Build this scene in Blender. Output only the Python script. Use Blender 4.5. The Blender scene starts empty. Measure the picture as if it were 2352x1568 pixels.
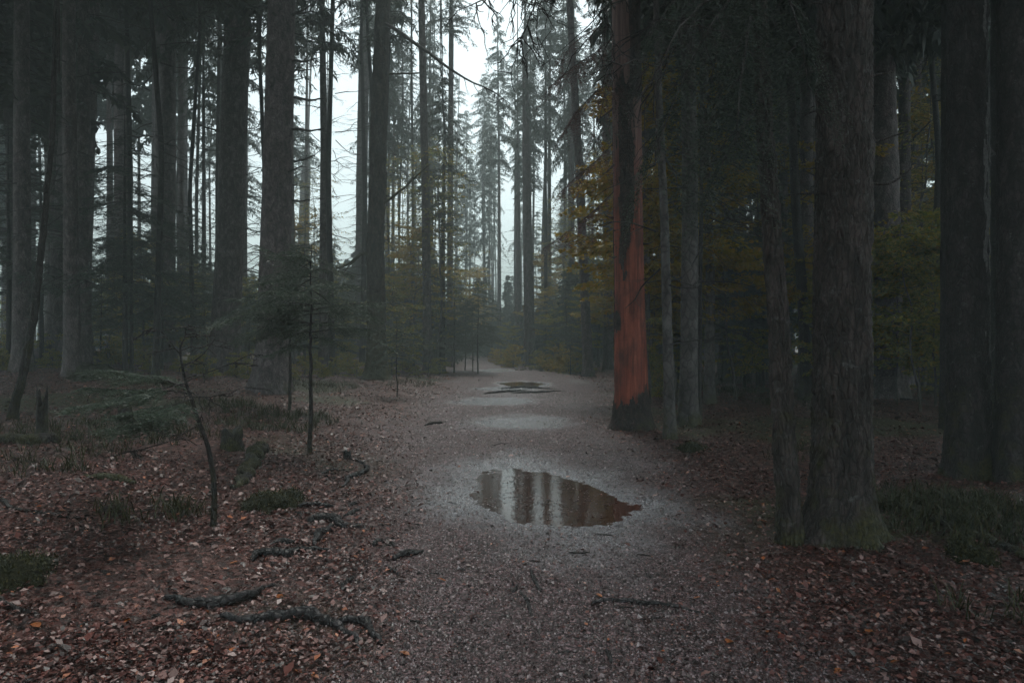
import bpy, math
import numpy as np

# ------------------------------------------------------------------ camera, sky, sun, exposure
sc = bpy.context.scene
R = math.radians
CAM_H = 1.6
PW, PH, PF = 2352.0, 1568.0, 1568.0          # picture units used only to read off ground positions
cam = bpy.data.cameras.new("camera")
cam.sensor_width = 36.0
cam.sensor_fit = 'HORIZONTAL'
cam.lens = 24.0
cam.clip_end = 1000.0
cam.clip_start = 0.05
cam_ob = bpy.data.objects.new("camera", cam)
sc.collection.objects.link(cam_ob)
cam_ob.location = (0, 0, CAM_H)
cam_ob.rotation_euler = (R(90), 0, 0)
sc.camera = cam_ob

SUN_EL, SUN_AZ = 64.0, 8.0                    # azimuth measured from +Y towards +X
world = bpy.data.worlds.new("World")
sc.world = world
world.use_nodes = True
wt = world.node_tree
wt.nodes.clear()
wo = wt.nodes.new("ShaderNodeOutputWorld")
wb = wt.nodes.new("ShaderNodeBackground")
ws = wt.nodes.new("ShaderNodeTexSky")
ws.sky_type = 'NISHITA'
ws.sun_disc = False
ws.sun_elevation = R(SUN_EL)
ws.sun_rotation = R(SUN_AZ)
ws.air_density = 1.0
ws.dust_density = 2.0
ws.ozone_density = 1.0
wh = wt.nodes.new("ShaderNodeHueSaturation")   # overcast: the cloud takes most of the blue out of the sky
wh.inputs['Saturation'].default_value = 0.28
wt.links.new(ws.outputs[0], wh.inputs['Color'])
wm = wt.nodes.new("ShaderNodeMix"); wm.data_type = 'RGBA'; wm.blend_type = 'MULTIPLY'
wm.inputs[0].default_value = 1.0
wm.inputs[7].default_value = (0.90, 1.0, 0.96, 1)
wt.links.new(wh.outputs[0], wm.inputs[6])
wt.links.new(wm.outputs[2], wb.inputs['Color'])
wb.inputs['Strength'].default_value = 0.13
wt.links.new(wb.outputs[0], wo.inputs['Surface'])

sun = bpy.data.lights.new("sun", 'SUN')
sun.energy = 0.6
sun.angle = R(25)
sun.color = (1.0, 0.96, 0.9)
sun_ob = bpy.data.objects.new("sun", sun)
sc.collection.objects.link(sun_ob)
sun_ob.rotation_euler = (R(SUN_EL - 90), 0, R(-SUN_AZ))
sun_ob.location = (0, 0, 60)

sc.view_settings.view_transform = 'Standard'
sc.view_settings.look = 'None'
sc.view_settings.gamma = 1.0
sc.view_settings.exposure = 1.22
sc.render.engine = 'CYCLES'
cy = sc.cycles
cy.max_bounces = 4
cy.diffuse_bounces = 2
cy.glossy_bounces = 2
cy.transmission_bounces = 3
cy.volume_bounces = 0
cy.use_adaptive_sampling = True
cy.adaptive_threshold = 0.03
cy.light_sampling_threshold = 0.03
cy.transparent_max_bounces = 4
cy.caustics_reflective = False
cy.caustics_refractive = False
cy.use_denoising = True
cy.sample_clamp_indirect = 4.0

HAZE_DENSITY = 0.0058

# ------------------------------------------------------------------ small numeric helpers
rng = np.random.default_rng(11)

_TAB = np.random.default_rng(5).uniform(-1, 1, 65536)

def vnoise(x, y, z=0.0, seed=0):
    x = np.asarray(x, float); y = np.asarray(y, float)
    i, j = np.floor(x).astype(np.int64), np.floor(y).astype(np.int64)
    u, v = x-i, y-j
    u, v = u*u*(3-2*u), v*v*(3-2*v)
    a0, a1 = i*73856093, (i+1)*73856093
    b0, b1 = j*19349663, (j+1)*19349663
    def plane(c):
        h00, h10, h01, h11 = [_TAB[((p ^ q ^ c)*2654435761 >> 13) & 65535] for p, q in ((a0, b0), (a1, b0), (a0, b1), (a1, b1))]
        p0 = h00+(h10-h00)*u
        return p0+((h01+(h11-h01)*u)-p0)*v
    if np.ndim(z) == 0:
        return plane(seed*83492791+(int(math.floor(z))*49979687))
    k = np.floor(z).astype(np.int64); w = z-k; w = w*w*(3-2*w)
    p0, p1 = plane(seed*83492791+k*49979687), plane(seed*83492791+(k+1)*49979687)
    return p0+(p1-p0)*w

def fbm(x, y, z=0.0, seed=0, octv=3):
    t, a = 0.0, 1.0
    for o in range(octv):
        t = t + a*vnoise(x*2**o, y*2**o, z*2**o, seed+o*17)
        a *= 0.5
    return t/1.75

def smooth(a, b, t):
    t = np.clip((t-a)/(b-a), 0, 1)
    return t*t*(3-2*t)

# ------------------------------------------------------------------ terrain
PY = [-40, 0, 5, 9, 12.5, 18, 26, 38, 52, 62, 72, 84, 110, 220]
PC = [0.1, 0.1, 0.2, 0.25, -0.15, 0.1, 0.3, -0.5, -1.7, -3.4, -7.5, -15, -38, -110]
PWD = [1.0, 1.1, 1.45, 1.85, 2.0, 2.3, 2.9, 2.3, 1.8, 1.5, 1.4, 1.4, 1.4, 1.4]
# (x, y, rx, ry, rot, depth, wet scale)
POOLS = [(0.36, 7.30, 0.76, 1.36, 0.20, 0.060, 2.15),
         (0.12, 13.5, 0.62, 0.85, 0.1, 0.018, 2.0),
         (-0.45, 18.4, 0.75, 0.95, 0.0, 0.020, 1.9),
         (0.35, 25.9, 0.72, 1.25, 0.0, 0.055, 1.7),
         (-0.15, 23.2, 0.9, 0.8, 0.0, 0.016, 1.4),
         (-0.9, 38.0, 0.8, 1.6, 0.0, 0.018, 1.5)]

def path_off(x, y):
    c, w = np.interp(y, PY, PC), np.interp(y, PY, PWD)
    return x-c, w

def pool_r(x, y, p):
    cs, sn = math.cos(p[4]), math.sin(p[4])
    dx, dy = x-p[0], y-p[1]
    u, v = (dx*cs+dy*sn)/p[2], (-dx*sn+dy*cs)/p[3]
    r = np.sqrt(u*u+v*v)
    return r*(1+0.34*fbm(x*1.3, y*0.9, 0, 90, 2)) + 0.16*fbm(x*3.6, y*2.2, 0, 95, 3)

def height(x, y):
    x, y = np.asarray(x, float), np.asarray(y, float)
    if x.ndim == 0: return height(x[None], y[None])[0]
    dx, w = path_off(x, y)
    wv = w + 0.35*vnoise(x*0.12, y*0.45, 0, 3)
    ol, orr = np.maximum(0, -dx-wv), np.maximum(0, dx-wv)
    z = 1.15*(1-np.exp(-ol*0.10/1.15)) + 0.45*(1-np.exp(-orr*0.03/0.45))
    far = smooth(30, 90, y)
    z = z*(1-0.4*far)
    side = smooth(-0.3, 2.0, np.abs(dx)-wv)
    z = z + side*(0.10*fbm(x*0.35, y*0.35, 0, 5, 3) + 0.045*vnoise(x*1.3, y*1.3, 0, 8))
    z = z + (1-side)*0.02*fbm(x*0.7, y*0.5, 0, 12, 2)
    for p in POOLS:
        near = (np.abs(x-p[0]) < 3.2*p[2]) & (np.abs(y-p[1]) < 3.2*p[3])
        if not np.any(near): continue
        z = np.array(z)
        z[near] -= p[5]*np.exp(-np.clip(pool_r(x[near], y[near], p), 0, 6)**4*0.7)
    return z

def ray_xy(px, py, d):
    return (px-PW/2)/PF*d, d

def gp(px, py):
    """ground point seen at a picture position"""
    ds = np.geomspace(1.5, 200, 220)
    X = (px-PW/2)/PF*ds
    hit = np.nonzero(CAM_H-(py-PH/2)/PF*ds <= height(X, ds))[0]
    k = max(1, hit[0]) if len(hit) else len(ds)-1
    ds = np.linspace(ds[k-1], ds[k], 40)
    X = (px-PW/2)/PF*ds
    hit = np.nonzero(CAM_H-(py-PH/2)/PF*ds <= height(X, ds))[0]
    k = hit[0] if len(hit) else 39
    return np.array([X[k], ds[k], float(height(X[k], ds[k]))])

def above(px, py, d):
    return np.array([(px-PW/2)/PF*d, d, CAM_H-(py-PH/2)/PF*d])

# ------------------------------------------------------------------ mesh helpers
def mesh_np(name, V, F, mat=None, sm=False):
    """F: list of index arrays (n,3) or (n,4)"""
    if isinstance(F, np.ndarray): F = [F]
    F = [np.asarray(f, dtype=np.int32) for f in F if len(f)]
    me = bpy.data.meshes.new(name)
    V = np.asarray(V, dtype=np.float32)
    me.vertices.add(len(V))
    me.vertices.foreach_set("co", V.ravel())
    loops = np.concatenate([f.ravel() for f in F])
    tot = np.concatenate([np.full(len(f), f.shape[1], np.int32) for f in F])
    start = np.concatenate([[0], np.cumsum(tot)[:-1]]).astype(np.int32)
    me.loops.add(len(loops))
    me.loops.foreach_set("vertex_index", loops)
    me.polygons.add(len(tot))
    me.polygons.foreach_set("loop_start", start)
    me.polygons.foreach_set("loop_total", tot)
    if sm:
        me.polygons.foreach_set("use_smooth", np.ones(len(tot), bool))
    me.update(calc_edges=True)
    me.validate()
    if mat is not None: me.materials.append(mat)
    return me

class MB:
    def __init__(self): self.v = []; self.q = []; self.t = []; self.n = 0
    def add(self, V, Q=None, T=None):
        V = np.asarray(V, float).reshape(-1, 3)
        self.v.append(V)
        if Q is not None and len(Q): self.q.append(np.asarray(Q, int)+self.n)
        if T is not None and len(T): self.t.append(np.asarray(T, int)+self.n)
        self.n += len(V)
    def mesh(self, name, mat, sm=False):
        F = []
        if self.q: F.append(np.concatenate(self.q))
        if self.t: F.append(np.concatenate(self.t))
        return mesh_np(name, np.concatenate(self.v), F, mat, sm)

def frame(t):
    t = t/np.maximum(np.linalg.norm(t, axis=-1, keepdims=True), 1e-9)
    up = np.where(np.abs(t[..., 2:3]) < 0.93, np.array([0, 0, 1.0]), np.array([0, 1.0, 0]))
    a = np.cross(up, t); a /= np.maximum(np.linalg.norm(a, axis=-1, keepdims=True), 1e-9)
    b = np.cross(t, a)
    return t, a, b

def tube(mb, P, rad, n=6, cap=True):
    P = np.asarray(P, float); m = len(P)
    rad = np.broadcast_to(np.asarray(rad, float), (m,))
    t = np.gradient(P, axis=0)
    t, a, b = frame(t)
    th = np.arange(n)*2*np.pi/n
    V = P[:, None]+rad[:, None, None]*(a[:, None]*np.cos(th)[None, :, None]+b[:, None]*np.sin(th)[None, :, None])
    i = np.arange(m-1)[:, None]*n; j = np.arange(n)[None]; j2 = (j+1) % n
    Q = np.stack([i+j, i+j2, i+n+j2, i+n+j], -1).reshape(-1, 4)
    V = V.reshape(-1, 3)
    T = None
    if cap:
        V = np.vstack([V, P[:1], P[-1:]])
        k = np.arange(n); k2 = (k+1) % n
        T = np.vstack([np.stack([k2, k, np.full(n, m*n)], -1), np.stack([(m-1)*n+k, (m-1)*n+k2, np.full(n, m*n+1)], -1)])
    mb.add(V, Q, T)

def wiggle(p0, p1, n, amp, seed, sag=0.0):
    s = np.linspace(0, 1, n)[:, None]
    P = np.asarray(p0)*(1-s)+np.asarray(p1)*s
    L = np.linalg.norm(np.asarray(p1)-np.asarray(p0))
    off = np.stack([fbm(s[:, 0]*3.1+seed*7.3, 0*s[:, 0]+k*9.1, 0, seed, 3) for k in range(3)], -1)
    off -= off[0]
    P = P + off*amp*L*np.minimum(1, s*4)
    P[:, 2] -= sag*L*(s[:, 0]*(1-s[:, 0]))*4
    return P

def bake(TV, TF, pos, X, Y, Z):
    """copies of a template along local axes X,Y,Z (n,3 each, already scaled)"""
    TV = np.asarray(TV, float); n, k = len(pos), len(TV)
    V = pos[:, None] + TV[None, :, 0:1]*X[:, None] + TV[None, :, 1:2]*Y[:, None] + TV[None, :, 2:3]*Z[:, None]
    F = (np.asarray(TF, int)[None] + (np.arange(n)*k)[:, None, None]).reshape(-1, len(TF[0]))
    return V.reshape(-1, 3), F

def link(ob, parent=None):
    sc.collection.objects.link(ob)
    if parent is not None: ob.parent = parent
    return ob

def obj(name, me, parent=None, loc=None, rotz=0.0, scale=None):
    ob = bpy.data.objects.new(name, me)
    if loc is not None: ob.location = loc
    if rotz: ob.rotation_euler = (0, 0, rotz)
    if scale is not None: ob.scale = scale
    return link(ob, parent)

def thing(name, label, cat, loc=(0, 0, 0), rotz=0.0, group=None, scale=None):
    o = bpy.data.objects.new(name, None)
    o.empty_display_size = 0.2
    o.location = loc; o.rotation_euler = (0, 0, rotz)
    if scale is not None: o.scale = scale
    return tag(link(o), label, cat, group)

def tag(o, label=None, cat=None, group=None, kind=None):
    if label: o['label'] = label
    if cat: o['category'] = cat
    if group: o['group'] = group
    if kind: o['kind'] = kind
    return o

# ------------------------------------------------------------------ materials
class NT:
    def __init__(self, name):
        self.m = bpy.data.materials.new(name); self.m.use_nodes = True
        self.t = self.m.node_tree; self.t.nodes.clear()
        self.out = self.new("ShaderNodeOutputMaterial")
    def new(self, typ, **kw):
        n = self.t.nodes.new(typ)
        for k, v in kw.items():
            if hasattr(n, k): setattr(n, k, v)
            else: n.inputs[k.replace('_', ' ')].default_value = v
        return n
    def l(self, a, b): self.t.links.new(a, b)
    def ramp(self, src, stops, interp='LINEAR'):
        r = self.new("ShaderNodeValToRGB"); cr = r.color_ramp; cr.interpolation = interp
        while len(cr.elements) < len(stops): cr.elements.new(0.5)
        for e, (p, c) in zip(cr.elements, stops):
            e.position = p; e.color = (c, c, c, 1) if np.isscalar(c) else (*c, 1)
        self.l(src, r.inputs[0]); return r.outputs[0]
    def mix(self, f, a, b, mode='MIX'):
        n = self.new("ShaderNodeMix"); n.data_type = 'RGBA'; n.blend_type = mode
        for s, i in ((f, n.inputs[0]), (a, n.inputs[6]), (b, n.inputs[7])):
            if hasattr(s, 'is_output'): self.l(s, i)
            elif i.type == 'RGBA': i.default_value = (s, s, s, 1) if np.isscalar(s) else (*s, 1)
            else: i.default_value = s
        return n.outputs[2]
    def math(self, op, a, b=0.0, clamp=False):
        n = self.new("ShaderNodeMath"); n.operation = op; n.use_clamp = clamp
        for s, i in ((a, n.inputs[0]), (b, n.inputs[1])):
            if hasattr(s, 'is_output'): self.l(s, i)
            else: i.default_value = s
        return n.outputs[0]
    def noise(self, co, scale, detail=4, rough=0.55, dist=0.0):
        n = self.new("ShaderNodeTexNoise"); n.inputs['Scale'].default_value = scale
        n.inputs['Detail'].default_value = detail; n.inputs['Roughness'].default_value = rough
        n.inputs['Distortion'].default_value = dist
        self.l(co, n.inputs['Vector']); return n.outputs['Fac']
    def vor(self, co, scale, feature='F1'):
        n = self.new("ShaderNodeTexVoronoi"); n.feature = feature; n.inputs['Scale'].default_value = scale
        self.l(co, n.inputs['Vector']); return n
    def mapping(self, co, scale):
        n = self.new("ShaderNodeMapping"); n.inputs['Scale'].default_value = scale
        self.l(co, n.inputs['Vector']); return n.outputs[0]
    def co(self, which='Object'):
        return self.new("ShaderNodeTexCoord").outputs[which]
    def attr(self, name):
        n = self.new("ShaderNodeAttribute"); n.attribute_name = name; return n.outputs['Fac']
    def bump(self, h, strength=0.5, dist=0.01):
        n = self.new("ShaderNodeBump"); n.inputs['Strength'].default_value = strength
        n.inputs['Distance'].default_value = dist; self.l(h, n.inputs['Height']); return n.outputs[0]
    def principled(self, col, rough=0.7, normal=None, spec=0.5, **kw):
        p = self.new("ShaderNodeBsdfPrincipled")
        for s, k in ((col, 'Base Color'), (rough, 'Roughness'), (spec, 'Specular IOR Level')):
            i = p.inputs[k]
            if hasattr(s, 'is_output'): self.l(s, i)
            elif i.type == 'RGBA': i.default_value = (*s, 1)
            else: i.default_value = s
        if normal is not None: self.l(normal, p.inputs['Normal'])
        for k, v in kw.items(): p.inputs[k.replace('_', ' ')].default_value = v
        return p
    def done(self, p):
        self.l(p.outputs[0], self.out.inputs['Surface']); return self.m

def mat_bark(name, dark, mid, light, lichen=0.0, moss=0.3, moss_h=1.0, scale=9.0, stretch=0.35, rough=0.75, lichen_col=(0.15, 0.15, 0.145)):
    dark, mid, light = [tuple(v*1.9 for v in q) for q in (dark, mid, light)]
    n = NT(name); co = n.co()
    cs = n.mapping(co, (1, 1, stretch))
    a = n.noise(cs, scale, 6, 0.65, 0.6)
    b = n.vor(cs, scale*2.6, 'DISTANCE_TO_EDGE').outputs['Distance']
    fine = n.noise(co, scale*9, 3, 0.6)
    base = n.ramp(a, [(0.30, dark), (0.5, mid), (0.72, light)])
    crack = n.ramp(b, [(0.0, 0.25), (0.12, 1.0)])
    base = n.mix(0.8, base, crack, 'MULTIPLY')
    base = n.mix(0.5, base, n.ramp(fine, [(0.3, 0.45), (0.7, 1.35)]), 'MULTIPLY')
    if lichen:
        lm = n.ramp(n.noise(co, 11.0, 6, 0.75), [(0.60-lichen*0.2, 0.0), (0.70-lichen*0.2, 1.0)])
        base = n.mix(n.math('MULTIPLY', lm, 0.75), base, lichen_col)
    if moss:
        sep = n.new("ShaderNodeSeparateXYZ"); n.l(co, sep.inputs[0])
        hz = n.math('DIVIDE', sep.outputs[2], moss_h)
        mm = n.math('SUBTRACT', n.math('ADD', n.noise(co, 2.3, 5, 0.7), moss*0.45), n.math('MULTIPLY', hz, 0.25))
        mm = n.ramp(mm, [(0.55, 0.0), (0.68, 1.0)])
        mc = n.ramp(n.noise(co, 40, 2), [(0.35, (0.022, 0.024, 0.006)), (0.7, (0.085, 0.075, 0.02))])
        base = n.mix(n.math('MULTIPLY', mm, 0.85), base, mc)
    hgt = n.math('ADD', n.math('MULTIPLY', a, 0.6), n.math('MULTIPLY', n.ramp(b, [(0, 0.0), (0.2, 1.0)]), 0.5))
    hgt = n.math('ADD', hgt, n.math('MULTIPLY', fine, 0.25))
    nm = n.bump(hgt, 0.9, 0.02)
    return n.done(n.principled(base, n.ramp(fine, [(0.3, rough-0.22), (0.7, rough+0.1)]), nm, 0.4))

M = {}
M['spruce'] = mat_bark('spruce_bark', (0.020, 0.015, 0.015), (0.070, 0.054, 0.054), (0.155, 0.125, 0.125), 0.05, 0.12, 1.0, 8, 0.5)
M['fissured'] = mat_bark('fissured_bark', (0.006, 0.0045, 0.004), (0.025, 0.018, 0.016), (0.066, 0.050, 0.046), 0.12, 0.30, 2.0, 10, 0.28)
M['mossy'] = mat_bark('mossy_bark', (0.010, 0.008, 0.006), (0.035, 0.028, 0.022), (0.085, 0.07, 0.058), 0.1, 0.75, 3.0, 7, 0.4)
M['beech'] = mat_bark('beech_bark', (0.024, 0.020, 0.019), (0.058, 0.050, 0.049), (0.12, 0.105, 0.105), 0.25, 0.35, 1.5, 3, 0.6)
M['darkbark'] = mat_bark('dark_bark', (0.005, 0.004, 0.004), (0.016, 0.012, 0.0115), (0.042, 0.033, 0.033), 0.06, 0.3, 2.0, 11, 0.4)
M['twig'] = mat_bark('twig_bark', (0.010, 0.008, 0.007), (0.030, 0.024, 0.022), (0.07, 0.058, 0.054), 0.1, 0.0, 1.0, 14, 0.6)
M['root'] = mat_bark('root_bark', (0.005, 0.004, 0.004), (0.015, 0.012, 0.012), (0.05, 0.044, 0.046), 0.0, 0.0, 1.0, 7, 1.0, 0.5)
M['redfoot'] = mat_bark('peeling_bark', (0.006, 0.005, 0.005), (0.024, 0.015, 0.013), (0.075, 0.043, 0.038), 0.1, 0.15, 1.0, 11, 0.4)
M['mossbranch'] = mat_bark('moss_covered_bark', (0.010, 0.008, 0.006), (0.035, 0.028, 0.02), (0.07, 0.06, 0.04), 0.05, 1.0, 30.0, 9, 0.6)

def mat_barewood():
    n = NT('bare_red_wood'); co = n.co()
    st = n.noise(n.mapping(co, (1, 1, 0.05)), 22, 6, 0.65)
    big = n.noise(n.mapping(co, (1, 1, 0.45)), 3.2, 5, 0.65)
    c = n.ramp(st, [(0.30, (0.045, 0.012, 0.008)), (0.44, (0.25, 0.048, 0.026)), (0.60, (0.42, 0.098, 0.055)), (0.75, (0.52, 0.17, 0.11))])
    c = n.mix(n.ramp(big, [(0.44, 0.0), (0.64, 0.9)]), c, (0.085, 0.020, 0.014))
    sep = n.new("ShaderNodeSeparateXYZ"); n.l(co, sep.inputs[0])
    hi = n.ramp(n.math('ADD', n.math('MULTIPLY', sep.outputs[2], 0.1), n.math('MULTIPLY', big, 0.12)), [(0.46, 0.0), (0.62, 1.0)])
    grey = n.ramp(st, [(0.3, (0.11, 0.058, 0.054)), (0.7, (0.36, 0.22, 0.205))])      # weathered wood higher up
    c = n.mix(hi, c, grey)
    nm = n.bump(n.math('ADD', st, n.math('MULTIPLY', big, 0.6)), 0.6, 0.015)
    return n.done(n.principled(c, 0.6, nm, 0.35))
M['barewood'] = mat_barewood()

def mat_leaf(name, stops, rough=0.5, trans=0.35, spec=0.5, k=1.0):
    stops = [(p, tuple(v*k for v in c)) for p, c in stops]
    n = NT(name)
    g = n.new("ShaderNodeNewGeometry")
    c = n.ramp(g.outputs['Random Per Island'], stops)
    p = n.principled(c, rough, None, spec)
    if trans:
        t = n.new("ShaderNodeBsdfTranslucent"); n.l(c, t.inputs[0])
        mx = n.new("ShaderNodeMixShader"); mx.inputs[0].default_value = trans
        n.l(p.outputs[0], mx.inputs[1]); n.l(t.outputs[0], mx.inputs[2])
        return n.done(mx)
    return n.done(p)

M['needle'] = mat_leaf('spruce_needles', [(0, (0.018, 0.026, 0.020)), (0.5, (0.036, 0.050, 0.036)), (1, (0.065, 0.080, 0.055))], 0.5, 0.2, 0.5, 1.4)
M['firneedle'] = mat_leaf('fir_needles', [(0, (0.035, 0.052, 0.036)), (0.5, (0.075, 0.10, 0.068)), (1, (0.14, 0.165, 0.12))], 0.32, 0.25)
M['brownneedle'] = mat_leaf('dying_needles', [(0, (0.050, 0.022, 0.022)), (0.5, (0.11, 0.045, 0.045)), (1, (0.20, 0.095, 0.09))], 0.5, 0.25)
M['beechleaf'] = mat_leaf('beech_leaves', [(0, (0.075, 0.095, 0.022)), (0.45, (0.16, 0.17, 0.032)), (0.8, (0.28, 0.23, 0.034)), (1, (0.38, 0.22, 0.03))], 0.35, 0.55, 0.5, 1.3)
M['yellowleaf'] = mat_leaf('yellow_leaves', [(0, (0.20, 0.17, 0.02)), (0.5, (0.40, 0.29, 0.025)), (1, (0.46, 0.25, 0.026))], 0.4, 0.5)
M['litter'] = mat_leaf('fallen_leaves', [(0, (0.016, 0.007, 0.006)), (0.42, (0.056, 0.016, 0.012)), (0.68, (0.13, 0.038, 0.029)), (0.86, (0.22, 0.092, 0.078)), (0.965, (0.38, 0.26, 0.24)), (1, (0.45, 0.12, 0.03))], 0.40, 0.0, 0.5, 1.12)
M['orangeleaf'] = mat_leaf('orange_leaf', [(0, (0.36, 0.085, 0.03)), (1, (0.42, 0.15, 0.04))], 0.4, 0.1)
M['grit'] = mat_leaf('path_grit', [(0, (0.012, 0.008, 0.008)), (0.4, (0.052, 0.031, 0.031)), (0.72, (0.145, 0.095, 0.098)), (0.94, (0.31, 0.235, 0.245)), (1, (0.42, 0.36, 0.37))], 0.30, 0.0, 0.65, 1.1)
M['grass'] = mat_leaf('grass_blades', [(0, (0.030, 0.036, 0.010)), (0.6, (0.070, 0.078, 0.022)), (1, (0.15, 0.125, 0.05))], 0.4, 0.3, 0.4, 0.6)
M['moss'] = mat_leaf('moss_tips', [(0, (0.014, 0.018, 0.004)), (0.6, (0.045, 0.045, 0.010)), (1, (0.09, 0.075, 0.018))], 0.7, 0.2)

def mat_ground():
    n = NT('forest_ground'); co = n.co()
    pth, wet, mos = n.attr('path'), n.attr('wet'), n.attr('moss')
    v = n.vor(co, 75)
    sp = n.new("ShaderNodeSeparateColor"); n.l(v.outputs['Color'], sp.inputs[0])
    g1 = n.noise(co, 38, 4, 0.7)
    g2 = n.noise(co, 1.6, 4, 0.6)
    grit = n.ramp(sp.outputs[0], [(0.0, (0.014, 0.009, 0.009)), (0.4, (0.062, 0.038, 0.038)), (0.8, (0.15, 0.099, 0.102)), (1.0, (0.36, 0.27, 0.28))])
    grit = n.mix(0.7, grit, n.ramp(g1, [(0.3, 0.35), (0.7, 1.5)]), 'MULTIPLY')
    grit = n.mix(0.6, grit, n.ramp(g2, [(0.32, (0.50, 0.36, 0.34)), (0.5, (0.95, 0.82, 0.82)), (0.7, (1.25, 1.2, 1.28))]), 'MULTIPLY')
    grit = n.mix(0.8, grit, n.ramp(n.noise(co, 6.5, 4, 0.7), [(0.36, 0.35), (0.52, 1.0), (0.7, 1.35)]), 'MULTIPLY')
    v2 = n.vor(n.mapping(co, (1, 1, 1)), 24)
    sp2 = n.new("ShaderNodeSeparateColor"); n.l(v2.outputs['Color'], sp2.inputs[0])
    lit = n.ramp(sp2.outputs[0], [(0, (0.020, 0.008, 0.006)), (0.5, (0.075, 0.027, 0.020)), (0.85, (0.15, 0.062, 0.048)), (1.0, (0.25, 0.14, 0.12))])
    lit = n.mix(0.7, lit, n.ramp(g1, [(0.3, 0.4), (0.7, 1.4)]), 'MULTIPLY')
    mc = n.ramp(g1, [(0.3, (0.016, 0.018, 0.005)), (0.7, (0.070, 0.065, 0.016))])
    lit = n.mix(mos, lit, mc)
    c = n.mix(1.0, n.mix(pth, lit, grit), (1.08, 1.0, 1.0), 'MULTIPLY')
    wet_sky_tint = n.ramp(sp.outputs[1], [(0, (0.06, 0.056, 0.062)), (0.5, (0.23, 0.222, 0.245)), (1, (0.52, 0.51, 0.55))])  # pale washed gravel with the bluish sky reflection painted into its colour
    c = n.mix(n.math('MULTIPLY', wet, 0.85), c, wet_sky_tint)
    r0 = n.ramp(g1, [(0.3, 0.38), (0.7, 0.75)])
    r = n.mix(wet, r0, 0.16)
    h = n.math('ADD', n.math('MULTIPLY', v.outputs['Distance'], -0.6), n.math('MULTIPLY', g1, 0.7))
    h = n.math('ADD', h, n.math('MULTIPLY', n.noise(co, 130, 2), 0.35))
    nm = n.bump(h, 0.8, 0.012)
    spn = n.mix(wet, 0.45, 0.9)
    p = n.principled(c, r, nm, spn)
    cw = n.math('MULTIPLY', wet, n.ramp(sp.outputs[2], [(0.25, 0.0), (0.75, 0.9)]))
    n.l(cw, p.inputs['Coat Weight']); p.inputs['Coat Roughness'].default_value = 0.22
    n.l(n.bump(h, 0.9, 0.014), p.inputs['Coat Normal'])
    return n.done(p)
M['ground'] = mat_ground()

def mat_water():
    n = NT('puddle_water'); co = n.co()
    g = n.noise(co, 3.0, 3, 0.6)
    c = n.ramp(g, [(0.3, (0.040, 0.019, 0.013)), (0.7, (0.095, 0.046, 0.033))])
    h = n.math('ADD', n.noise(co, 9, 2, 0.5), n.math('MULTIPLY', n.noise(co, 40, 1), 0.15))
    nm = n.bump(h, 0.14, 0.01)
    return n.done(n.principled(c, 0.07, nm, 0.33, IOR=1.33))
M['water'] = mat_water()

# ------------------------------------------------------------------ the ground sheet
def path_mask(x, y):
    dx, w = path_off(x, y)
    return 1-smooth(-0.9, 1.0, np.abs(dx)-w-0.6*fbm(x*0.55, y*0.4, 0, 33, 3)-0.45*fbm(x*2.6, y*2.2, 0, 36, 3))

def surf(x, y):
    pm = path_mask(x, y)
    return height(x, y) + (0.006+0.008*(1-pm))*fbm(x*9, y*9, 0, 41, 3) + 0.0045*vnoise(x*28, y*28, 0, 44)

def spaced(lo, hi, f0, f1, fine, grow):
    a = list(np.arange(f0, f1, fine))
    s, x = fine, f1
    while x < hi: a.append(x); s = min(s*grow, 4.0); x += s
    a.append(hi); s, x, b = fine, f0-fine, []
    while x > lo: b.append(x); s = min(s*grow, 4.0); x -= s
    b.append(lo)
    return np.array(b[::-1]+a)

GX, GY0, GY1 = 200.0, -40.0, 390.0
xs = spaced(-GX, GX, -3.4, 3.6, 0.026, 1.06)
ys = spaced(GY0, GY1, 3.2, 9.6, 0.028, 1.022)
XX, YY = np.meshgrid(xs, ys)
pathm = path_mask(XX, YY)
ZZ = surf(XX, YY)
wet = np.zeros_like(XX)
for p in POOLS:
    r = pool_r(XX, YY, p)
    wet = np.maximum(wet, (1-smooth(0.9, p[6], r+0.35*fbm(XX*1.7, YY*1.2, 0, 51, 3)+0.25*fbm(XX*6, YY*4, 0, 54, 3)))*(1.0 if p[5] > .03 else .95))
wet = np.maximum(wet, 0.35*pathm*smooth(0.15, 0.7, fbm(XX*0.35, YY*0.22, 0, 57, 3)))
mossm = (1-pathm)*smooth(0.18, 0.45, fbm(XX*0.33, YY*0.33, 0, 61, 3)+0.10*smooth(14, 30, YY))
nx, ny = len(xs), len(ys)
V = np.stack([XX, YY, ZZ], -1).reshape(-1, 3)
i = np.arange(ny-1)[:, None]*nx+np.arange(nx-1)[None]
Q = np.stack([i, i+1, i+1+nx, i+nx], -1).reshape(-1, 4)
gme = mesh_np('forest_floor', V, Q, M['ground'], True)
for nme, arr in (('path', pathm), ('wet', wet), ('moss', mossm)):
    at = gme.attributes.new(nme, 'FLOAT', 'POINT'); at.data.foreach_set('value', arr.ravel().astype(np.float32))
tag(obj('ground', gme), 'leaf covered forest floor with a wet grit path running through it', None, None, 'structure')

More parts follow.
